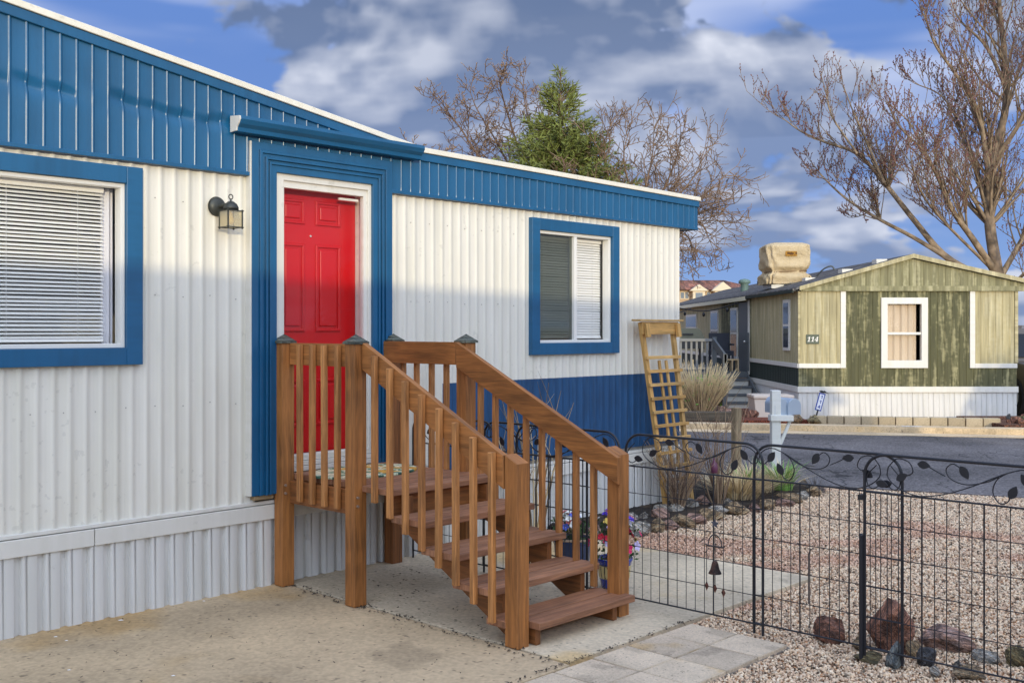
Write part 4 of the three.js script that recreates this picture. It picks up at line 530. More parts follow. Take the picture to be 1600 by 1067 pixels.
{
  G.org = [7.12, 0, GZ];
  const X0 = 5.16, X1 = gx(1590), HS = gh(604), HB = gh(575), HE = gh(455), wx0 = gx(1377), wx1 = gx(1450), wy0 = gh(575), wy1 = gh(465);
  const front = (cells, mat, name, pr = groove, per = 0.13, z = GZ) => put(name, sheet(cells, pr, per, z), mat, G);
  const side = (cells, mat, name, pr = groove, per = 0.13) => { const g = sheet(cells, pr, per, 0); g.rotateY(-Math.PI / 2); g.translate(X0, 0, 0); put(name, g, mat, G); };
  for (const c of [[X0, gx(1314), HB, HE], [gx(1524), X1, HB, HE]]) front([c], tan, 'wall_panel'); for (const c of [[gx(1314), wx0, HB, HE], [wx1, gx(1524), HB, HE], [wx0, wx1, wy1, HE], [X0, X1, HS, HB]]) front([c], olive, 'wall_panel');
  front([[X0, X1, 0, gh(613)]], skirtWhite, 'skirting', vinyl, 0.19, GZ - 0.01); box('skirting_trim', G, whiteTrim, X0 - 0.02, X1 + 0.02, gh(613), HS, GZ - 0.02, GZ + 0.02);
  for (const [a, b, c, d] of [[gx(1314), gx(1322), gh(575), HE], [gx(1516), gx(1524), gh(575), HE], [X0, gx(1314) - 0.001, gh(575), gh(568)], [gx(1524) + 0.001, X1, gh(575), gh(568)]]) box('trim_board', G, whiteTrim, a, b, c, d, GZ - 0.01, GZ + 0.02);
  box('corner_board', G, tan, X1 - 0.045, X1 + 0.012, HB + 0.09, HE, GZ - 0.03, GZ + 0.025); box('corner_board', G, tan, X0 - 0.012, X0 + 0.03, HB + 0.09, HE, GZ - 0.03, GZ + 0.012);
  const W = put('window', plate(rect(wx0, wx1, wy0, wy1), GZ - 0.06, GZ + 0.03, 0.003, [rect(gx(1387), gx(1440), gh(563), gh(475)).reverse()]), whiteTrim, G);
  box('sash_rail', W, whiteTrim, gx(1387), gx(1440), gh(523), gh(519), GZ - 0.03, GZ + 0.005); put('pane', boxG(gx(1387), gx(1440), gh(519), gh(475), GZ - 0.012, GZ - 0.010), glass, W); put('pane', boxG(gx(1387), gx(1440), gh(563), gh(523), GZ - 0.022, GZ - 0.020), glass, W);
  { const c = new THREE.PlaneGeometry(0.56, 1.06, 60, 1), p = c.attributes.position; for (let i = 0; i < p.count; i++) p.setZ(i, Math.sin(p.getX(i) * 42) * 0.018 + Math.sin(p.getX(i) * 97) * 0.006); c.computeVertexNormals(); c.translate((gx(1387) + gx(1440)) / 2 - 0.03, gh(519), GZ - 0.09); put('curtain', c, M(C(0.62, 0.50, 0.36), 0.9, { side: THREE.DoubleSide }), W); }
  // gable end
  const pk = [gx(1425), gh(401)], eL = [gx(1251), gh(450)], eR = [gx(1622), gh(444)];
  box('gable_board', G, gableM, eL[0], eR[0] - 0.05, HE, gh(447), GZ - 0.02, GZ + 0.05);
  { const s = 0.13, g = sheet([[eL[0] + 0.03, pk[0], gh(447) + 0.001, (u) => mix(eL[1], pk[1], (u - eL[0]) / (pk[0] - eL[0])) - 0.02], [pk[0], eR[0] - 0.06, gh(447) + 0.001, (u) => mix(pk[1], eR[1], (u - pk[0]) / (eR[0] - pk[0])) - 0.02]], groove, s, GZ + 0.03); put('gable', g, gableM, G); }
  const roof = put('roof', plate([[eL[0] - 0.16, eL[1] - 0.055], [pk[0], pk[1] + 0.0], [eR[0] + 0.05, eR[1] - 0.02], [eR[0] + 0.05, eR[1] + 0.02], [pk[0], pk[1] + 0.045], [eL[0] - 0.16, eL[1] - 0.012]], -36, GZ + 0.09, 0), shingle, G);
  put('verge_board', plate([[eL[0] - 0.04, eL[1] - 0.045], [pk[0], pk[1] - 0.028], [eR[0] + 0.05, eR[1] - 0.05], [eR[0] + 0.05, eR[1] + 0.024], [pk[0], pk[1] + 0.048], [eL[0] - 0.04, eL[1] + 0.026]], GZ + 0.091, GZ + 0.11, 0), tan, roof);
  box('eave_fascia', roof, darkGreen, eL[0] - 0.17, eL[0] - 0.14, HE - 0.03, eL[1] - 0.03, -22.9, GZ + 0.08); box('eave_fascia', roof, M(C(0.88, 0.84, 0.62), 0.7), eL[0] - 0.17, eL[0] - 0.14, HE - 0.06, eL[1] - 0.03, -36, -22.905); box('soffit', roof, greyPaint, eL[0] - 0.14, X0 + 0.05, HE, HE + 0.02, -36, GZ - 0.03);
  { const vent = new THREE.LatheGeometry([[0.10, 0], [0.10, 0.22], [0.15, 0.24], [0.15, 0.30], [0.10, 0.34], [0, 0.36]].map(([a, b]) => new THREE.Vector2(a, b)), 14); vent.translate(5.95, 2.56, -27.2); put('roof_vent', vent, M(C(0.14, 0.22, 0.20), 0.6), roof); for (const [x, z] of [[6.15, -19.8], [6.72, -19.6], [5.85, -21.2]]) box('skylight', roof, whiteTrim, x, x + 0.2, pk[1] - (pk[0] - x) * 0.3 + 0.04, pk[1] - (pk[0] - x) * 0.3 + 0.13, z - 0.25, z); }
  { const g = tubeG(smooth([V(6.28, 2.72, -21.9), V(6.38, 2.86, -21.7), V(6.5, 2.90, -21.6), V(6.56, 2.82, -21.6)], 12), 0.018, 6); put('roof_pipe', g, greyPaint, roof); }
  // left side wall
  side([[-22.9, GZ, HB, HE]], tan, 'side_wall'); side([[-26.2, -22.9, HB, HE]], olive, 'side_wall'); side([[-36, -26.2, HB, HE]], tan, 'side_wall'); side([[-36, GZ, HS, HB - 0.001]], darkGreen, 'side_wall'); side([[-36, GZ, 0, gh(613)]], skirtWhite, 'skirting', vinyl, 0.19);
  box('trim_board', G, whiteTrim, X0 - 0.02, X0 + 0.01, HB, gh(568), -36, GZ - 0.002); box('skirting_trim', G, whiteTrim, X0 - 0.02, X0 + 0.01, gh(613), HS - 0.001, -36, GZ - 0.022);
  const sw = (z0, z1, h0, h1, lit) => { const f = box('side_window', G, whiteTrim, X0 - 0.03, X0 + 0.02, h0, h1, z0, z1); put('pane', boxG(X0 - 0.034, X0 - 0.031, h0 + 0.06, (h0 + h1) / 2 - 0.02, z0 + 0.05, z1 - 0.05), P(C(0.05, 0.06, 0.08), 0.08), f); put('pane', boxG(X0 - 0.034, X0 - 0.031, (h0 + h1) / 2 + 0.02, h1 - 0.06, z0 + 0.05, z1 - 0.05), P(C(0.10, 0.12, 0.14), 0.08), f); };
  sw(-20.15, -19.70, gh(549), gh(468) + 0.02); sw(-25.0, -24.25, 0.95, 2.12); sw(-27.5, -26.5, 1.1, 2.1); sw(-31.4, -29.6, 1.3, 2.05);
  const dr = box('front_door', G, greyPaint, X0 - 0.035, X0 + 0.02, HS + 0.05, 2.22, -24.05, -23.15); box('door_trim', dr, whiteTrim, X0 - 0.03, X0 + 0.02, HS + 0.05, 2.26, -23.15, -23.06); put('door_knob', new THREE.SphereGeometry(0.03, 10, 8).translate(X0 - 0.06, 1.35, -23.3), M(C(0.8, 0.8, 0.78), 0.3, { metalness: 0.8 }), dr);
  box('far_wall', G, tan, X0 + 0.02, X1, 0, HE, -36, -35.9, 0); box('right_wall', G, tan, X1 - 0.02, X1 - 0.004, 0, HE, -36, GZ - 0.04, 0); box('ceiling', G, interior, X0 + 0.03, X1 - 0.03, HE - 0.05, HE - 0.02, -35.9, GZ - 0.15, 0);
}
{ // plaque, stake sign
  const T = thing('number_plaque', 'dark green plaque with white number 114 on the tan wall', 'sign', [gx(1270), gh(530), GZ + 0.006]); mesh('plate', boxG(-0.115, 0.115, -0.085, 0.085, 0, 0.012), M(C(0.10, 0.12, 0.085), 0.7), T); const t = new TextGeometry('114', { font, size: 0.088, depth: 0.006, curveSegments: 4 }); t.applyMatrix4(new THREE.Matrix4().makeShear(0, 0, 0.22, 0, 0, 0)); t.computeBoundingBox(); t.translate(-(t.boundingBox.max.x + t.boundingBox.min.x) / 2, -0.043, 0.0125); mesh('numerals', t, M(C(0.85, 0.83, 0.76), 0.6), T);
  const q = at(1273, 654, 18.4), S = thing('stake_sign', 'leaning blue and white number stake sign with a bird on top before the white skirting', 'sign', [q.x, 0, q.z]); const I = new THREE.Matrix4().makeRotationZ(-0.27), pt = (n, g, m) => mesh(n, g.applyMatrix4(I), m, S), bl = M(C(0.03, 0.07, 0.35), 0.5);
  pt('rod', boxG(-0.012, 0.012, -0.02, 0.25, -0.006, 0.006), darkMetal); pt('plate', boxG(-0.055, 0.055, 0.22, 0.53, -0.006, 0.006), bl); pt('face', boxG(-0.038, 0.038, 0.24, 0.51, 0.0065, 0.010), M(C(0.85, 0.86, 0.9), 0.5)); ['1', '1', '4'].forEach((c, k) => { const g = new TextGeometry(c, { font: fontSans, size: 0.06, depth: 0.004, curveSegments: 3 }); g.computeBoundingBox(); g.translate(-(g.boundingBox.max.x + g.boundingBox.min.x) / 2, 0.435 - k * 0.087, 0.0105); pt('numeral', g, bl); });
  pt('bird', new THREE.SphereGeometry(0.03, 10, 8).scale(1.7, 0.7, 0.7).translate(-0.01, 0.555, 0), darkMetal); pt('bird_tail', new THREE.ConeGeometry(0.018, 0.09, 6).rotateZ(-1.75).translate(0.06, 0.56, 0), darkMetal); }
{ // covered evaporative cooler on the roof
  const T = thing('evaporative_cooler', 'roof evaporative cooler wrapped in a tied beige canvas cover', 'cooler', [5.74, 2.50, -22.4]), canvas = M(C(0.66, 0.53, 0.34), 0.9, { map: rep(sidingMap, 0.9), bumpMap: rep(paintBump, 2), bumpScale: 0.02, side: THREE.DoubleSide });
  const rows = 40, cols = 72, pos = [], idx = [], sec = (v) => { const y = 0.06 + v * 0.86; let s = 0.46; if (v > 0.90) s = 0.46 - 0.14 * Math.pow((v - 0.90) / 0.10, 2); const c = Math.exp(-Math.pow((v - 0.30) / 0.07, 2)); s -= 0.075 * c; if (v < 0.24) s += 0.01 - 0.05 * (0.24 - v); return [y, s]; };
  for (let j = 0; j <= rows; j++) { const v = j / rows, [y, s] = sec(v); for (let i = 0; i <= cols; i++) { const A = i / cols * Math.PI * 2, c = Math.cos(A), d = Math.sin(A), e = 0.30, sx = Math.sign(c) * Math.pow(Math.abs(c), e), sz = Math.sign(d) * Math.pow(Math.abs(d), e), low = sstep(0.55, 0.1, v), w = 1 + (0.05 * Math.sin(A * 17 + 2 * Math.sin(v * 5)) + 0.05 * Math.sin(A * 29 + v * 6)) * (0.12 + low) + (fbm(c * 3 + 5, d * 3 + v * 5, 3, 401) - 0.5) * 0.20; pos.push(sx * s * 0.98 * w, y, sz * s * w); } }
  const W = cols + 1; for (let j = 0; j < rows; j++) for (let i = 0; i < cols; i++) { const q = j * W + i; idx.push(q, q + W, q + 1, q + 1, q + W, q + W + 1); } const g = new THREE.BufferGeometry(); g.setAttribute('position', new THREE.Float32BufferAttribute(pos, 3)); g.setIndex(idx); const uv = []; for (let k = 0; k < pos.length; k += 3) uv.push(pos[k] + pos[k + 2], pos[k + 1]); g.setAttribute('uv', new THREE.Float32BufferAttribute(uv, 2)); g.computeVertexNormals(); mesh('cover', g, canvas, T);
  const lid = new THREE.SphereGeometry(0.34, 24, 8, 0, 6.283, 0, Math.PI / 2).scale(1.0, 0.10, 1.0); lid.translate(0, 0.905, 0); const lp = lid.attributes.position; for (let i = 0; i < lp.count; i++) { const x = lp.getX(i), z = lp.getZ(i), m = Math.max(Math.abs(x), Math.abs(z)), h = Math.hypot(x, z), k = m > 1e-5 ? mix(1, h / m, 0.85) : 1; lp.setX(i, x * k); lp.setZ(i, z * k); } lid.computeVertexNormals(); mesh('cover_top', lid, canvas, T);
  const st = []; for (let i = 0; i <= 40; i++) { const A = i / 40 * 6.283, c = Math.cos(A), d = Math.sin(A); st.push(V(Math.sign(c) * Math.pow(Math.abs(c), 0.3) * 0.392, 0.318 + 0.02 * Math.sin(A * 2), Math.sign(d) * Math.pow(Math.abs(d), 0.3) * 0.40)); } mesh('strap', tubeG(st, 0.012, 5), M(C(0.25, 0.16, 0.09), 0.8), T);
  const lt = texture(32, (u, v) => (hash2(Math.floor(u * 14), Math.floor(v * 3), 9) > 0.5 && Math.abs(v - 0.5) < 0.3 ? [0.35, 0.22, 0.05] : [0.66, 0.47, 0.14]), true, 128); mesh('label_patch', new THREE.PlaneGeometry(0.24, 0.10).translate(0.02, 0.68, 0.478), M(C(1, 1, 1), 0.8, { map: lt, side: THREE.DoubleSide }), T); mesh('stand', boxG(-0.36, 0.36, -0.03, 0.10, -0.36, 0.36), M(C(0.45, 0.46, 0.47), 0.5, { metalness: 0.4 }), T); }
// ───────────── its porch, things on it and the far verge ─────────────
{ const D = thing('porch_deck', 'grey wooden porch deck with railing and steps at the olive home', 'deck', [4.4, 0, -24.5]); D.org = [4.4, 0, -24.5]; const gp = greyPaint, pale = M(C(0.56, 0.55, 0.50), 0.8), rail = M(C(0.24, 0.245, 0.24), 0.7);
  box('platform', D, gp, 3.0, 5.10, 0.58, 0.70, -28.4, -22.95); for (const x of [3.2, 4.3]) box('leg', D, gp, x, x + 0.1, 0, 0.579, -23.1, -23.0);
  box('top_rail', D, rail, 3.0, 4.36, 1.36, 1.42, -23.02, -22.94); box('bottom_rail', D, rail, 3.0, 4.36, 0.76, 0.80, -23.0, -22.96); for (let x = 3.05; x < 4.33; x += 0.115) box('baluster', D, rail, x, x + 0.045, 0.80, 1.36, -23.0, -22.965); box('post', D, gp, 4.33, 4.42, 0.701, 1.46, -23.03, -22.94);
  box('post', D, gp, 4.30, 4.385, 0.0, 1.12, -21.72, -21.64); { const s = slab([[-22.93, 1.44], [-22.93, 1.26], [-21.64, 0.93], [-21.64, 1.11]], 4.325, 4.37, 0.002); put('stair_rail', s, gp, D); }
  for (let k = 0; k < 4; k++) { const h = 0.56 - k * 0.145, z = -22.94 + k * 0.30; box('tread', D, gp, 4.36, 5.06, h - 0.035, h, z, z + 0.31); box('riser', D, pale, 4.38, 5.04, h - 0.145, h - 0.036, z + 0.265, z + 0.28); }
  put('stringer', slab([[-22.93, 0.66], [-22.93, 0.30], [-21.70, 0.0], [-21.62, 0.0], [-21.62, 0.16]], 5.065, 5.10, 0.002), gp, D);
  box('hand_rail', D, gp, 5.08, 5.11, 0.72, 1.55, -22.95, -22.90);
}
{ const T = thing('grill', 'black and olive barbecue grill standing behind the porch railing', 'grill', [3.98, 0.70, -24.4]), m = M(C(0.05, 0.05, 0.05), 0.5), b = M(C(0.20, 0.20, 0.14), 0.5); const s = new THREE.Shape([[-0.36, 0], [0.40, 0], [0.34, 0.16], [0.26, 0.24], [-0.30, 0.24], [-0.36, 0.16]].map(([x, y]) => new THREE.Vector2(x, y))); mesh('lid', new THREE.ExtrudeGeometry(s, { depth: 0.4, bevelEnabled: true, bevelSize: 0.01, bevelThickness: 0.01, bevelSegments: 1 }).translate(0, 0.70, -0.2), b, T); mesh('firebox', boxG(-0.36, 0.40, 0.48, 0.69, -0.2, 0.2), m, T); for (const x of [-0.34, 0.34]) for (const z of [-0.18, 0.16]) mesh('leg', boxG(x, x + 0.04, 0, 0.48, z, z + 0.03), m, T); mesh('handle', boxG(-0.1, 0.14, 0.80, 0.83, 0.22, 0.25), m, T); mesh('side_shelf', boxG(0.41, 0.62, 0.64, 0.67, -0.18, 0.18), m, T); }
{ const T = thing('porch_chair', 'dark blue grey armchair on the porch against the olive wall', 'chair', [4.72, 0.70, -24.0]), m = M(C(0.028, 0.034, 0.05), 0.7); mesh('seat', boxG(-0.24, 0.24, 0.34, 0.44, -0.24, 0.24), m, T); mesh('backrest', boxG(-0.22, 0.24, 0.45, 0.86, -0.25, -0.18).applyMatrix4(new THREE.Matrix4().makeRotationX(-0.1)), m, T); for (const x of [-0.24, 0.2]) { mesh('armrest', boxG(x, x + 0.05, 0.56, 0.60, -0.18, 0.24), m, T); for (const z of [-0.22, 0.19]) mesh('leg', boxG(x, x + 0.04, 0, 0.34, z, z + 0.04), m, T); } }
{ const T = thing('wooden_stool', 'small pale wooden frame stool on the porch before the door', 'stool', [4.80, 0.70, -23.35]), m = M(C(0.60, 0.45, 0.26), 0.7); mesh('top', boxG(-0.16, 0.16, 0.24, 0.27, -0.12, 0.12), m, T); for (const x of [-0.16, 0.0, 0.13]) for (const z of [-0.12, 0.09]) mesh('leg', boxG(x, x + 0.03, 0, 0.24, z, z + 0.03), m, T); }
{ const T = thing('string_lights', 'black string of unlit bulbs under the porch eave', 'string lights', [5.0, 2.2, -23.4]), m = darkMetal, pts = []; const P0 = [[0, 0, 0], [-0.6, -0.16, -1.0], [-1.4, -0.02, -1.8], [-1.0, -0.2, -3.2], [-0.3, -0.02, -4.4]]; mesh('cord', tubeG(smooth(P0.map((p) => V(...p)), 40), 0.012, 4), m, T); smooth(P0.map((p) => V(...p)), 12).forEach((p, k) => { if (k % 2) mesh('bulb', new THREE.SphereGeometry(0.035, 8, 6).scale(1, 1.5, 1).translate(p.x, p.y - 0.08, p.z), m, T); }); }
{ const q = at(1206, 655, 18.9), T = thing('storage_box', 'beige plastic deck storage box beside the white skirting', 'box', [q.x, 0, q.z - 0.1]), m = M(C(0.70, 0.60, 0.50), 0.6); const s = new THREE.Shape([[-0.30, 0.02], [0.30, 0.02], [0.33, 0.38], [-0.33, 0.38]].map(([x, y]) => new THREE.Vector2(x, y))); mesh('body', new THREE.ExtrudeGeometry(s, { depth: 0.5, bevelEnabled: true, bevelSize: 0.015, bevelThickness: 0.015, bevelSegments: 2 }).translate(0, 0, -0.25), m, T); mesh('lid', boxUV(new RoundedBoxGeometry(0.72, 0.065, 0.58, 2, 0.02), 0).translate(0, 0.425, 0), m, T); }
{ const T = thing('edging_row', 'row of tan concrete edging blocks along the kerb before the white skirting', 'edging', [6.4, 0, -17.9]), tones = [[0.62, 0.54, 0.40], [0.68, 0.60, 0.46], [0.56, 0.49, 0.37]].map((c) => M(C(...c), 0.9, { map: rep(concreteMap, 0.5) })), g = boxUV(new RoundedBoxGeometry(0.262, 0.15, 0.16, 1, 0.012), 0); for (let k = 0; k < 11; k++) { const m = mesh('block', g, tones[(k * 2 + (k > 5 ? 1 : 0)) % 3], T); m.position.set(5.10 + k * 0.272 - 6.4 + 0.1, 0.075, -18.06 + k * 0.048 + 17.9); m.rotation.y = -0.17 + (hash2(k, 1, 1) - 0.5) * 0.06; } }
{ const T = thing('timber', 'dark weathered landscape timber lying along the far kerb', 'timber', [3.24, 0, -17.75]); mesh('timber', boxUV(new RoundedBoxGeometry(0.92, 0.16, 0.17, 1, 0.014), 0).rotateY(-0.1).translate(0, 0.165, 0.0), M(C(0.20, 0.18, 0.15), 0.95, { map: woodMap }), T); mesh('stake', new THREE.CylinderGeometry(0.012, 0.012, 0.2, 6).translate(0.3, 0.1, 0), darkMetal, T); }
{ const g = boxG(2.0, 5.05, 0.0, 0.07, -20.9, -18.1); structure('rock_mulch', slabUV(g), M(C(0.42, 0.17, 0.13), 1, { map: rep(gravelMap, 0.5) }), false); structure('rock_mulch', slabUV(boxG(7.9, 12, 0.0, 0.08, -18.9, -17.05)), M(C(0.40, 0.26, 0.23), 1, { map: rep(gravelMap, 0.4), bumpMap: rep(gravelMap, 0.4), bumpScale: 0.03 }), false); }
{ const r = rng(55); for (let k = 0; k < 15; k++) { const s = 0.07 + r() * 0.07; rock('lava_rock', 'rough pink red landscape rock under the straw bush across the street', 'red rocks under the straw bush', V(2.75 + r() * 1.5, 0.07 + s * 0.4, -18.4 - r() * 0.7), [s * 1.4, s, s], [r(), r() * 6, r()], k % 3 ? 'pink' : 'red', k); }
  for (let k = 0; k < 22; k++) { const s = 0.04 + r() * 0.05; rock('lava_rock', 'small dark red rock in the verge right beside the edging blocks', 'red rocks in the verge', V(7.95 + r() * 2.2, 0.08 + s * 0.4, -17.2 - r() * 1.1), [s * 1.4, s, s], [r(), r() * 6, r()], k % 4 ? 'red' : 'dark', k); }
  for (const [x, z, c, l] of [[5.27, -17.98, 'olive', 'tan rubble stone at the start of the edging block row'], [5.02, -18.1, 'tan', 'broken tan stone beside the storage box']]) rock('rubble_stone', l, undefined, V(x - 0.16, 0.08, z), [0.14, 0.10, 0.12], [0, x * 9, 0], c, 3); }
{ const T = thing('straw_bush', 'large dry straw coloured ornamental grass bush across the street', 'bush', [3.33, 0.07, -18.75]), r = rng(66); for (const [name, mat, n, h] of [['stalks', dryGrass, 620, 1.0], ['inner_stalks', dryStem, 240, 0.85]]) { const a = new Acc(); for (let k = 0; k < n; k++) { const A = r() * 6.283, tilt = 0.08 + 0.62 * Math.sqrt(r()), H = h * (0.55 + 0.5 * r()), d = V(Math.cos(A) * Math.sin(tilt), Math.cos(tilt), Math.sin(A) * Math.sin(tilt)), b = V(Math.cos(A) * 0.14 * r(), 0, Math.sin(A) * 0.14 * r()), m = b.clone().addScaledVector(d, H * 0.55).add(V((r() - 0.5) * 0.05, 0, (r() - 0.5) * 0.05)), e = b.clone().addScaledVector(d, H).add(V((r() - 0.5) * 0.10, 0, (r() - 0.5) * 0.10)); a.tube([b, m, e], [0.007, 0.006, 0.003], 3); } mesh(name, a.geo(), mat, T); } const b = new Acc(); for (let k = 0; k < 220; k++) { const A = r() * 6.283, q = 0.42 * Math.sqrt(r()), c = V(Math.cos(A) * q, 0.15 + r() * 0.6, Math.sin(A) * q), d = V(r() - 0.5, r() * 0.5, r() - 0.5).multiplyScalar(0.10), e = V(r() - 0.5, r() - 0.5, r() - 0.5).multiplyScalar(0.045); b.quad(c, c.clone().addScaledVector(d, 0.5).add(e), c.clone().add(d), c.clone().addScaledVector(d, 0.5).sub(e)); } mesh('green_leaves', b.geo(), greenLeaf, T); }
grassClump('grass_tuft', 'small green grass tuft against the white skirting', 'plant', V(6.02, 0.0, -18.5), 60, 0.16, 0.16, 0.006, greenLeaf, 14, 0.4);
grassClump('grass_tuft', 'low green grass tuft in the red rock verge', 'plant', V(8.75, 0.06, -17.7), 160, 0.14, 0.34, 0.008, greenLeaf, 15, 0.4);
{ // parked car beyond the olive home's right corner
  const T = thing('parked_car', 'dark brown sport utility car parked beside the olive home', 'car', [10.35, -0.02, -21.4], { turn: -Math.PI / 2 }), body = P(C(0.10, 0.085, 0.065), 0.3, { clearcoat: 0.7 }), gl = P(C(0.02, 0.022, 0.025), 0.06), rub = M(C(0.02, 0.02, 0.02), 0.9), W = 1.8;
  const ext = (pts, w, b = 0.03) => new THREE.ExtrudeGeometry(new THREE.Shape(pts.map(([x, y]) => new THREE.Vector2(x, y))), { depth: w - 2 * b, bevelEnabled: true, bevelSize: b, bevelThickness: b, bevelSegments: 3 }).translate(0, 0, -w / 2 + b);
  mesh('body', ext([[-2.2, 0.38], [2.2, 0.38], [2.25, 0.60], [2.2, 0.92], [1.15, 1.02], [-2.15, 1.05], [-2.25, 0.7]], W), body, T); mesh('cabin', ext([[-2.05, 1.05], [1.12, 1.03], [0.45, 1.60], [0.2, 1.66], [-1.8, 1.66]], W - 0.24, 0.06), body, T);
  for (const s of [-1, 1]) { for (const pts of [[[-1.85, 1.12], [-1.0, 1.12], [-1.0, 1.55], [-1.72, 1.55]], [[-0.9, 1.12], [0.0, 1.12], [0.0, 1.55], [-0.9, 1.55]], [[0.08, 1.12], [0.88, 1.12], [0.38, 1.54], [0.08, 1.55]]]) { const g = new THREE.ShapeGeometry(new THREE.Shape(pts.map(([x, y]) => new THREE.Vector2(x, y)))); if (s < 0) g.rotateY(0), g.scale(1, 1, -1); mesh('window', g.translate(0, 0, s * (W / 2 - 0.116)), new THREE.MeshPhysicalMaterial({ color: C(0.02, 0.022, 0.025), roughness: 0.06, side: THREE.DoubleSide }), T); }
    for (const x of [-1.4, 1.4]) { const w = mesh('wheel', new THREE.CylinderGeometry(0.37, 0.37, 0.22, 28).rotateX(Math.PI / 2), rub, T, [x, 0.37, s * 0.82]); mesh('rim', new THREE.CylinderGeometry(0.22, 0.22, 0.02, 20).rotateX(Math.PI / 2).translate(0, 0, s * 0.112), aluminium, w); } mesh('headlight', new THREE.SphereGeometry(0.12, 12, 8).scale(0.4, 0.7, 1.2), aluminium, T, [2.2, 0.8, s * 0.65]); mesh('mirror', boxUV(new RoundedBoxGeometry(0.14, 0.13, 0.2, 2, 0.04), 0), body, T, [0.85, 1.12, s * 0.98]); }
  mesh('windscreen', new THREE.PlaneGeometry(1.4, 0.66).rotateY(Math.PI / 2).rotateZ(0.84).translate(0.86, 1.33, 0), gl, T); mesh('grille', boxG(2.255, 2.29, 0.62, 0.82, -0.45, 0.45), rub, T); }
{ // far apartment building under a brown hipped roof
  const z = -130, k = 130 / FOCAL, ax = (px) => (px - 800) * k, ah = (py) => EYE + (HORIZON - py) * k, T = thing('apartment_building', 'far beige apartment building with a brown hipped roof and gables', 'building', [ax(1090), 0, z]); T.org = [ax(1090), 0, z]; const wall = M(C(0.50, 0.36, 0.22), 0.9), cream = M(C(0.72, 0.62, 0.44), 0.9), brown = M(C(0.62, 0.26, 0.17), 0.9, { map: rep(rockMap, 0.3) }), pane = P(C(0.12, 0.15, 0.18), 0.1);
  box('wall', T, wall, ax(980), ax(1176), 0, ah(452), z - 16, z, 0);
  { const g = new Acc(), y0 = ah(453), y1 = ah(433), a = V(ax(972), y0, z + 0.8), b = V(ax(1192), y0, z + 0.8), c = V(ax(1192), y0, z - 17), d = V(ax(972), y0, z - 17), e = V(ax(1000), y1, z - 8), f = V(ax(1152), y1, z - 8); g.quad(a, b, f, e).quad(c, d, e, f).tri(b, c, f).tri(d, a, e).quad(d, c, b, a); put('roof', g.geo(), brown, T); }
  for (const [x0, x1, y] of [[1078, 1102, 445], [1112, 1142, 441], [1004, 1040, 443]]) { const b = box('bay', T, cream, ax(x0) + 0.2, ax(x1) - 0.2, 0, ah(455), z + 0.01, z + 1.2, 0); const s = new THREE.Shape([[ax(x0) - 0.2, ah(455)], [ax(x1) + 0.2, ah(455)], [(ax(x0) + ax(x1)) / 2, ah(y)]].map(([p, q]) => new THREE.Vector2(p, q))); put('gable', new THREE.ExtrudeGeometry(s, { depth: 1.4, bevelEnabled: false }).translate(0, 0, z), cream, b); for (const [p, q, r, t] of [[0.28, 0.72, 458, 467], [0.3, 0.7, 472, 484], [0.3, 0.7, 490, 502]]) box('balcony_opening', b, pane, mix(ax(x0), ax(x1), p), mix(ax(x0), ax(x1), q), ah(t), ah(r), z + 1.21, z + 1.26, 0); }
  for (const px of [1064, 1071, 1105, 1146, 1156, 1166]) for (const py of [457, 474, 492]) { const w = box('window', T, cream, ax(px) - 0.08, ax(px + 5) + 0.08, ah(py + 9) - 0.1, ah(py) + 0.1, z + 0.01, z + 0.06, 0); box('pane', w, pane, ax(px), ax(px + 5), ah(py + 9), ah(py), z + 0.061, z + 0.09, 0); } }
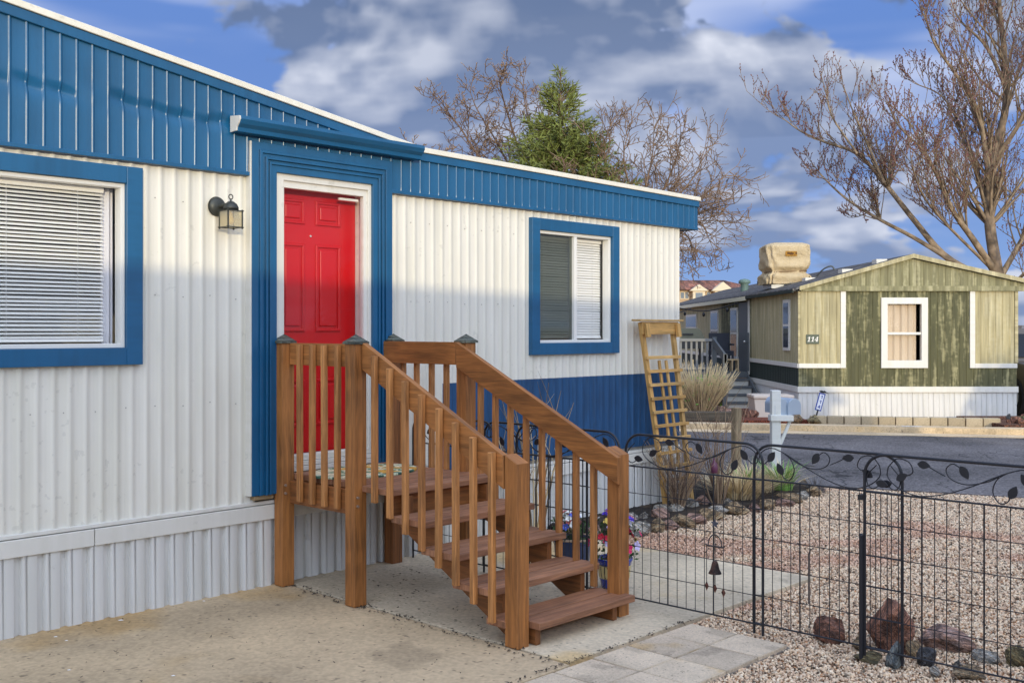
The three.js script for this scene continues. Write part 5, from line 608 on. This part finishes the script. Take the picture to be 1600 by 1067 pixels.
// ───────────── trees ─────────────
function growTree(T, limbs, opt) {                        // limbs: polylines with radii; side shoots grow from them
  const r = rng(opt.seed), trunk = new Acc(), crown = new Acc(), buds = new Acc();
  const budAt = (p, d, s) => { const a = V(r() - 0.5, r() - 0.5, r() - 0.5).cross(d).normalize(), b = a.clone().cross(d).normalize(), t = p.clone().addScaledVector(d, s * 2.4), m = p.clone().addScaledVector(d, s), q = [a, b, a.clone().negate(), b.clone().negate()].map((v) => m.clone().addScaledVector(v, s * 0.62)); for (let k = 0; k < 4; k++) { buds.tri(p, q[k], q[(k + 1) % 4]); buds.tri(t, q[(k + 1) % 4], q[k]); } };
  const shoot = (p, d, len, rad, depth) => {
    const n = depth > 1 ? 5 : 4, pts = [p.clone()], rs = [rad]; let q = p.clone(), v = d.clone(); const dirs = [v.clone()];
    for (let i = 1; i <= n; i++) { v.add(V((r() - 0.5) * opt.kink, (r() - 0.5) * opt.kink * 0.7 + opt.up * 0.12, (r() - 0.5) * opt.kink)).normalize(); q = q.clone().addScaledVector(v, len / n); pts.push(q); dirs.push(v.clone()); rs.push(Math.max(opt.rmin * 0.7, rad * (1 - 0.72 * i / n))); }
    crown.tube(pts, rs, depth > 1 ? 5 : 3);
    if (depth <= opt.budDepth && opt.bud) for (let i = 1; i <= n; i++) for (let b = 0; b < opt.bud; b++) { const a = pts[i - 1].clone().lerp(pts[i], r()), w = dirs[i].clone().add(V(r() - 0.5, r() - 0.5, r() - 0.5).multiplyScalar(1.3)).normalize(); budAt(a, w, opt.budSize * (0.7 + 0.6 * r())); }
    if (depth > 0) for (let i = 1; i <= n; i++) { const c = depth > 1 ? opt.kids : opt.kidsEnd; for (let b = 0; b < c; b++) if (r() < 0.86) { const w = dirs[i].clone().multiplyScalar(0.75).add(V(r() - 0.5, (r() - 0.5) + opt.up * 0.45, r() - 0.5).normalize().multiplyScalar(opt.wide)).normalize(); shoot(pts[i], w, len * (0.42 + 0.28 * r()) * (1 - 0.25 * i / n), Math.max(opt.rmin, rs[i] * 0.62), depth - 1); } }
  };
  for (const { pts, r0, r1, depth = 2, step = 0.26, len = 1.4, from = 0.25, isTrunk } of limbs) {
    const P2 = smooth(pts, Math.max(8, pts.length * 4)), rs = P2.map((_, i) => opt.fat * mix(r0, r1, Math.pow(i / (P2.length - 1), 0.8))); (isTrunk ? trunk : crown).tube(P2, rs, r0 > 0.1 ? 10 : 6);
    let acc = 0; for (let i = 1; i < P2.length; i++) { const seg = P2[i].distanceTo(P2[i - 1]); acc += seg; const f = i / (P2.length - 1); if (f < from) continue; while (acc > step) { acc -= step; const t = P2[i].clone().sub(P2[i - 1]).normalize(), w = t.multiplyScalar(0.8).add(V(r() - 0.5, r() - 0.5 + opt.up * 0.5, r() - 0.5).normalize().multiplyScalar(opt.wide)).normalize(); shoot(P2[i].clone(), w, len * opt.far * (0.6 + 0.7 * r()) * (1 - 0.35 * f), Math.max(opt.rmin * 1.3, rs[i] * 0.42), depth); } }
    const e = P2.length - 1; shoot(P2[e], P2[e].clone().sub(P2[e - 1]).normalize(), len * 0.7, r1 * opt.fat, depth);
  }
  const base = T.position; for (const a of [trunk, crown, buds]) for (let k = 0; k < a.p.length; k += 3) { a.p[k] -= base.x; a.p[k + 1] -= base.y; a.p[k + 2] -= base.z; }
  if (trunk.p.length) mesh('trunk', trunk.geo(), opt.barkMat ?? bark, T); mesh('crown', crown.geo(), opt.twigMat ?? twig, T); if (buds.p.length) mesh('buds', buds.geo(), opt.budMat ?? bud, T);
}
{ // poplar with dark buds behind the olive home
  const z = 31, r = rng(4), p = (list, dz = 0) => list.map(([x, y], i) => at(x, y, z + dz * i / list.length)), T = thing('budding_tree', 'tall leafless tree full of dark buds behind the olive home', 'tree', [at(1572, 516, z).x, -0.02, -z]);
  growTree(T, [
    { pts: [V(T.position.x + 0.1, -0.02, -z), ...p([[1566, 470], [1558, 420], [1547, 345], [1548, 262], [1572, 170], [1570, 80], [1562, 0], [1566, -90]])], r0: 0.34, r1: 0.06, isTrunk: true, from: 0.36, len: 2.2, depth: 2, step: 0.30 },
    { pts: p([[1556, 425], [1520, 372], [1490, 330], [1462, 268], [1440, 232], [1415, 208]], -2), r0: 0.16, r1: 0.03, len: 1.5, depth: 2 }, { pts: p([[1550, 440], [1480, 402], [1430, 345], [1382, 285], [1340, 240], [1290, 222], [1252, 205], [1228, 188]], 2), r0: 0.17, r1: 0.02, len: 1.35, depth: 2, from: 0.4 }, { pts: p([[1500, 415], [1430, 372], [1370, 340], [1325, 312], [1290, 280], [1272, 258]], 3), r0: 0.11, r1: 0.02, len: 1.1, depth: 2, from: 0.35 },
    { pts: p([[1548, 300], [1540, 230], [1525, 165], [1490, 110], [1462, 70], [1446, 28]], -1), r0: 0.14, r1: 0.025, len: 1.5, depth: 2 }, { pts: p([[1549, 330], [1530, 270], [1510, 215], [1472, 150], [1430, 130]], 2), r0: 0.10, r1: 0.02, len: 1.3 }, { pts: p([[1382, 285], [1352, 215], [1330, 165], [1318, 132]], 0), r0: 0.07, r1: 0.014, len: 0.95, depth: 1, step: 0.3 }, { pts: p([[1340, 240], [1300, 180], [1290, 140], [1284, 118]], 1), r0: 0.05, r1: 0.012, len: 0.8, depth: 1, step: 0.3 },
    { pts: p([[1462, 268], [1420, 190], [1385, 158]], 1), r0: 0.06, r1: 0.014, len: 1.0, depth: 1, step: 0.35 }, { pts: p([[1560, 440], [1600, 370], [1640, 290], [1650, 200]], 0), r0: 0.14, r1: 0.03, len: 1.5 }, { pts: p([[1556, 250], [1600, 180], [1625, 90], [1640, 10]], -2), r0: 0.12, r1: 0.03, len: 1.5 }, { pts: p([[1570, 130], [1540, 70], [1500, 30], [1480, -20]], 1), r0: 0.10, r1: 0.02, len: 1.3 }, { pts: p([[1550, 420], [1470, 340], [1440, 300], [1425, 255]], -3), r0: 0.08, r1: 0.02, len: 1.2 }, { pts: p([[1565, 450], [1600, 430], [1630, 400]], -2), r0: 0.1, r1: 0.03, len: 1.2 }
  ], { seed: 14, far: 1.35, fat: 0.70, kink: 0.26, up: 0.62, wide: 0.80, kids: 1, kidsEnd: 1, rmin: 0.0100, bud: 1, budDepth: 1, budSize: 0.026, barkMat: bark, twigMat: barkPale }); }
{ // twisted bare tree behind the home
  const z = 26.5, p = (list, dz = 0) => list.map(([x, y], i) => at(x, y, z + dz * (i / list.length - 0.3))), T = thing('bare_tree', 'knotty leafless tree with twisted reddish twigs behind the roof beside the conifer', 'tree', [at(850, 516, z).x, -0.02, -z]), limbs = [{ pts: [V(T.position.x, -0.02, -z), at(850, 470, z), at(846, 420, z), at(842, 370, z)], r0: 0.17, r1: 0.11, isTrunk: true, from: 2 }];
  [[[845, 400], [780, 330], [730, 290], [690, 262], [672, 236]], [[842, 380], [790, 300], [745, 240], [712, 190], [690, 168]], [[842, 370], [810, 290], [775, 220], [745, 170], [735, 145]], [[842, 370], [825, 290], [806, 220], [788, 160], [780, 128]], [[842, 370], [850, 290], [842, 230], [822, 170], [818, 135]], [[845, 390], [880, 320], [872, 260], [850, 200], [840, 165]], [[845, 390], [900, 330], [912, 290], [905, 262]], [[846, 410], [770, 370], [715, 340], [690, 322]], [[845, 390], [800, 340], [760, 260], [722, 215]]].forEach((l, k) => limbs.push({ pts: p(l, (k % 3 - 1) * 2.4), r0: 0.085, r1: 0.018, len: 0.95, depth: 2, step: 0.22, from: 0.15 }));
  growTree(T, limbs, { seed: 24, far: 1, fat: 0.55, kink: 0.75, up: 0.25, wide: 0.95, kids: 1, kidsEnd: 1, rmin: 0.0105, bud: 1, budDepth: 0, budSize: 0.014, barkMat: bark, twigMat: twig, budMat: twigGold }); }
{ const z = 24, p = (list, dz = 0) => list.map(([x, y], i) => at(x, y, z + dz * (i / list.length - 0.3))), T = thing('bare_tree', 'spreading leafless tree with drooping golden twigs past the end of the roof', 'tree', [at(1010, 516, z).x, -0.02, -z]), limbs = [{ pts: [V(T.position.x, -0.02, -z), at(1008, 470, z), at(1002, 410, z), at(1000, 360, z)], r0: 0.15, r1: 0.10, isTrunk: true, from: 2 }];
  [[[1000, 380], [965, 310], [945, 250], [950, 205]], [[1000, 370], [985, 300], [975, 240], [985, 198]], [[1000, 360], [1010, 290], [1020, 240], [1022, 200]], [[1000, 360], [1035, 300], [1058, 245], [1064, 208]], [[1000, 365], [1045, 320], [1085, 275], [1102, 232]], [[1002, 380], [1060, 330], [1105, 300], [1140, 268]], [[1002, 390], [1065, 345], [1115, 325], [1148, 318]], [[1003, 400], [1060, 350], [1095, 350], [1112, 382]], [[1003, 400], [1050, 365], [1075, 370], [1086, 398]], [[1000, 380], [940, 330], [905, 300], [880, 285]], [[1002, 395], [1050, 330], [1092, 322], [1128, 350]], [[1000, 370], [950, 300], [915, 260], [905, 235]], [[1002, 395], [1040, 380], [1062, 385], [1068, 402]]].forEach((l, k) => limbs.push({ pts: p(l, (k % 3 - 1) * 2.2), r0: 0.07, r1: 0.014, len: 0.9, depth: 2, step: 0.20, from: 0.15 }));
  growTree(T, limbs, { seed: 34, far: 1.1, fat: 0.5, kink: 0.5, up: 0.12, wide: 0.8, kids: 1, kidsEnd: 1, rmin: 0.0100, bud: 0, budDepth: 0, budSize: 0.01, barkMat: bark, twigMat: M(C(0.25, 0.165, 0.105), 0.9) }); }
{ // conifer
  const z = 24.5, base = at(876, 516, z), T = thing('conifer', 'green conical conifer rising behind the white roof edge', 'tree', [base.x, -0.02, -z]), top = at(876, 110, z).y, r = rng(44), br = new Acc(), nd = new Acc(); mesh('trunk', new Acc().tube([V(0, 0, 0), V(0, top * 0.6, 0), V(0, top, 0)], [0.17, 0.08, 0.008], 8).geo(), bark, T);
  for (let k = 0; k < 1100; k++) { const f = 1 - Math.pow(r(), 0.62) * 0.90, y = top * f, d = (top - y), len = Math.min(2.0, (0.10 + d * 0.52)) * (0.78 + 0.36 * r()), A = k * 2.39996 + r() * 0.5, up = 0.30 - 0.5 * r() * (1 - f) + (f > 0.85 ? 0.5 : 0), dir = V(Math.cos(A), up, Math.sin(A)).normalize(), pts = []; for (let i = 0; i <= 4; i++) { const t = i / 4; pts.push(V(dir.x * len * t, y + dir.y * len * t - 0.10 * len * t * t + 0.16 * len * t * t * t, dir.z * len * t)); } br.tube(pts, [0.020, 0.016, 0.012, 0.008, 0.004], 3);
    const m = Math.ceil(len * 46); for (let j = 0; j < m; j++) { const t = 0.18 + 0.84 * (j + r()) / m, q = pts[Math.min(3, Math.floor(t * 4))].clone().lerp(pts[Math.min(4, Math.floor(t * 4) + 1)], (t * 4) % 1), sd = dir.clone().multiplyScalar(0.7).add(V(r() - 0.5, (r() - 0.42) * 0.8, r() - 0.5).multiplyScalar(1.7)).normalize(), sl = (0.12 + 0.18 * r()) * (1.2 - 0.5 * t), w = V(r() - 0.5, r() - 0.5, r() - 0.5).cross(sd).normalize().multiplyScalar(0.010 + 0.009 * r()); nd.quad(q, q.clone().addScaledVector(sd, sl * 0.45).add(w), q.clone().addScaledVector(sd, sl), q.clone().addScaledVector(sd, sl * 0.45).sub(w)); } }
  const C0 = new THREE.Group(); mesh('limbs', br.geo(), bark, T); mesh('crown', nd.geo(), M(C(0.20, 0.235, 0.055), 0.85, { side: THREE.DoubleSide }), T); }
{ // evergreen shrub added out of the frame to shade the olive home's corner
  const T = thing('shade_shrub', 'tall dense evergreen shrub added out of view to shade the olive home corner', 'shrub', [12.5, -0.02, -6.0]), r = rng(88), a = new Acc(), b = new Acc(); for (let k = 0; k < 14; k++) { const A = r() * 6.283, q = 0.75 * r(); b.tube([V(0, 0, 0), V(Math.cos(A) * q * 0.5, 1.2, Math.sin(A) * q * 0.5), V(Math.cos(A) * q, 2.3, Math.sin(A) * q)], [0.05, 0.03, 0.01], 5); } mesh('stems', b.geo(), bark, T);
  for (let k = 0; k < 9000; k++) { const d = V(r() - 0.5, r() - 0.5, r() - 0.5).normalize().multiplyScalar(Math.pow(r(), 0.4)), lump = 0.85 + 0.3 * fbm3(d.x * 2 + 9, d.y * 2, d.z * 2, 2, 5), c = V(d.x * 1.0 * lump, 1.6 + d.y * 1.42 * lump, d.z * 1.0 * lump), e = V(r() - 0.5, r() - 0.5, r() - 0.5).normalize().multiplyScalar(0.05), f = V(r() - 0.5, r() - 0.5, r() - 0.5).cross(e).normalize().multiplyScalar(0.022); a.quad(c.clone().sub(e), c.clone().add(f), c.clone().add(e), c.clone().sub(f)); } mesh('foliage', a.geo(), darkLeaf, T); }
// ───────────── the neighbouring home behind the camera, whose roof shades the yard ─────────────
{ const T = thing('neighbour_home', 'grey mobile home across the driveway whose eave shades the yard', 'house', [-3.2, 0, 6.8], { home: true, turn: -0.178 }); T.org = [0, 0, 0]; const w = M(C(0.50, 0.50, 0.47), 0.7), x0 = -9.0, x1 = 9.4;
  mesh('wall', sheet([[x0, x1, 0.5, 3.2]], [[0, 0], [0.9, 0], [0.93, -0.01], [0.97, -0.01]], 0.2, -2.05).scale(1, 1, 1), M(C(0.50, 0.50, 0.47), 0.7, { side: THREE.DoubleSide }), T); mesh('shell', boxG(x0, x1, 0.5, 3.2, -2.0, 2.0), w, T); mesh('skirting', boxG(x0, x1, 0, 0.498, -2.03, 2.0), skirtWhite, T);
  const s = new THREE.Shape([[-2.25, 3.22], [2.25, 3.22], [2.25, 3.30], [0, 3.62], [-2.25, 3.50]].map(([a, b]) => new THREE.Vector2(-a, b))); mesh('roof', new THREE.ExtrudeGeometry(s, { depth: x1 - x0 + 0.4, bevelEnabled: false }).rotateY(Math.PI / 2).translate(x0 - 0.2, 0, 0), shingle, T);
  for (const x of [-5, -1.5, 3, 6.5]) { const f = mesh('window', boxG(x, x + 1.1, 1.5, 2.6, -2.1, -2.04), whiteTrim, T); mesh('pane', boxG(x + 0.07, x + 1.03, 1.57, 2.53, -2.112, -2.101), P(C(0.04, 0.045, 0.05), 0.08), f); } }
renderer.render(scene, camera);
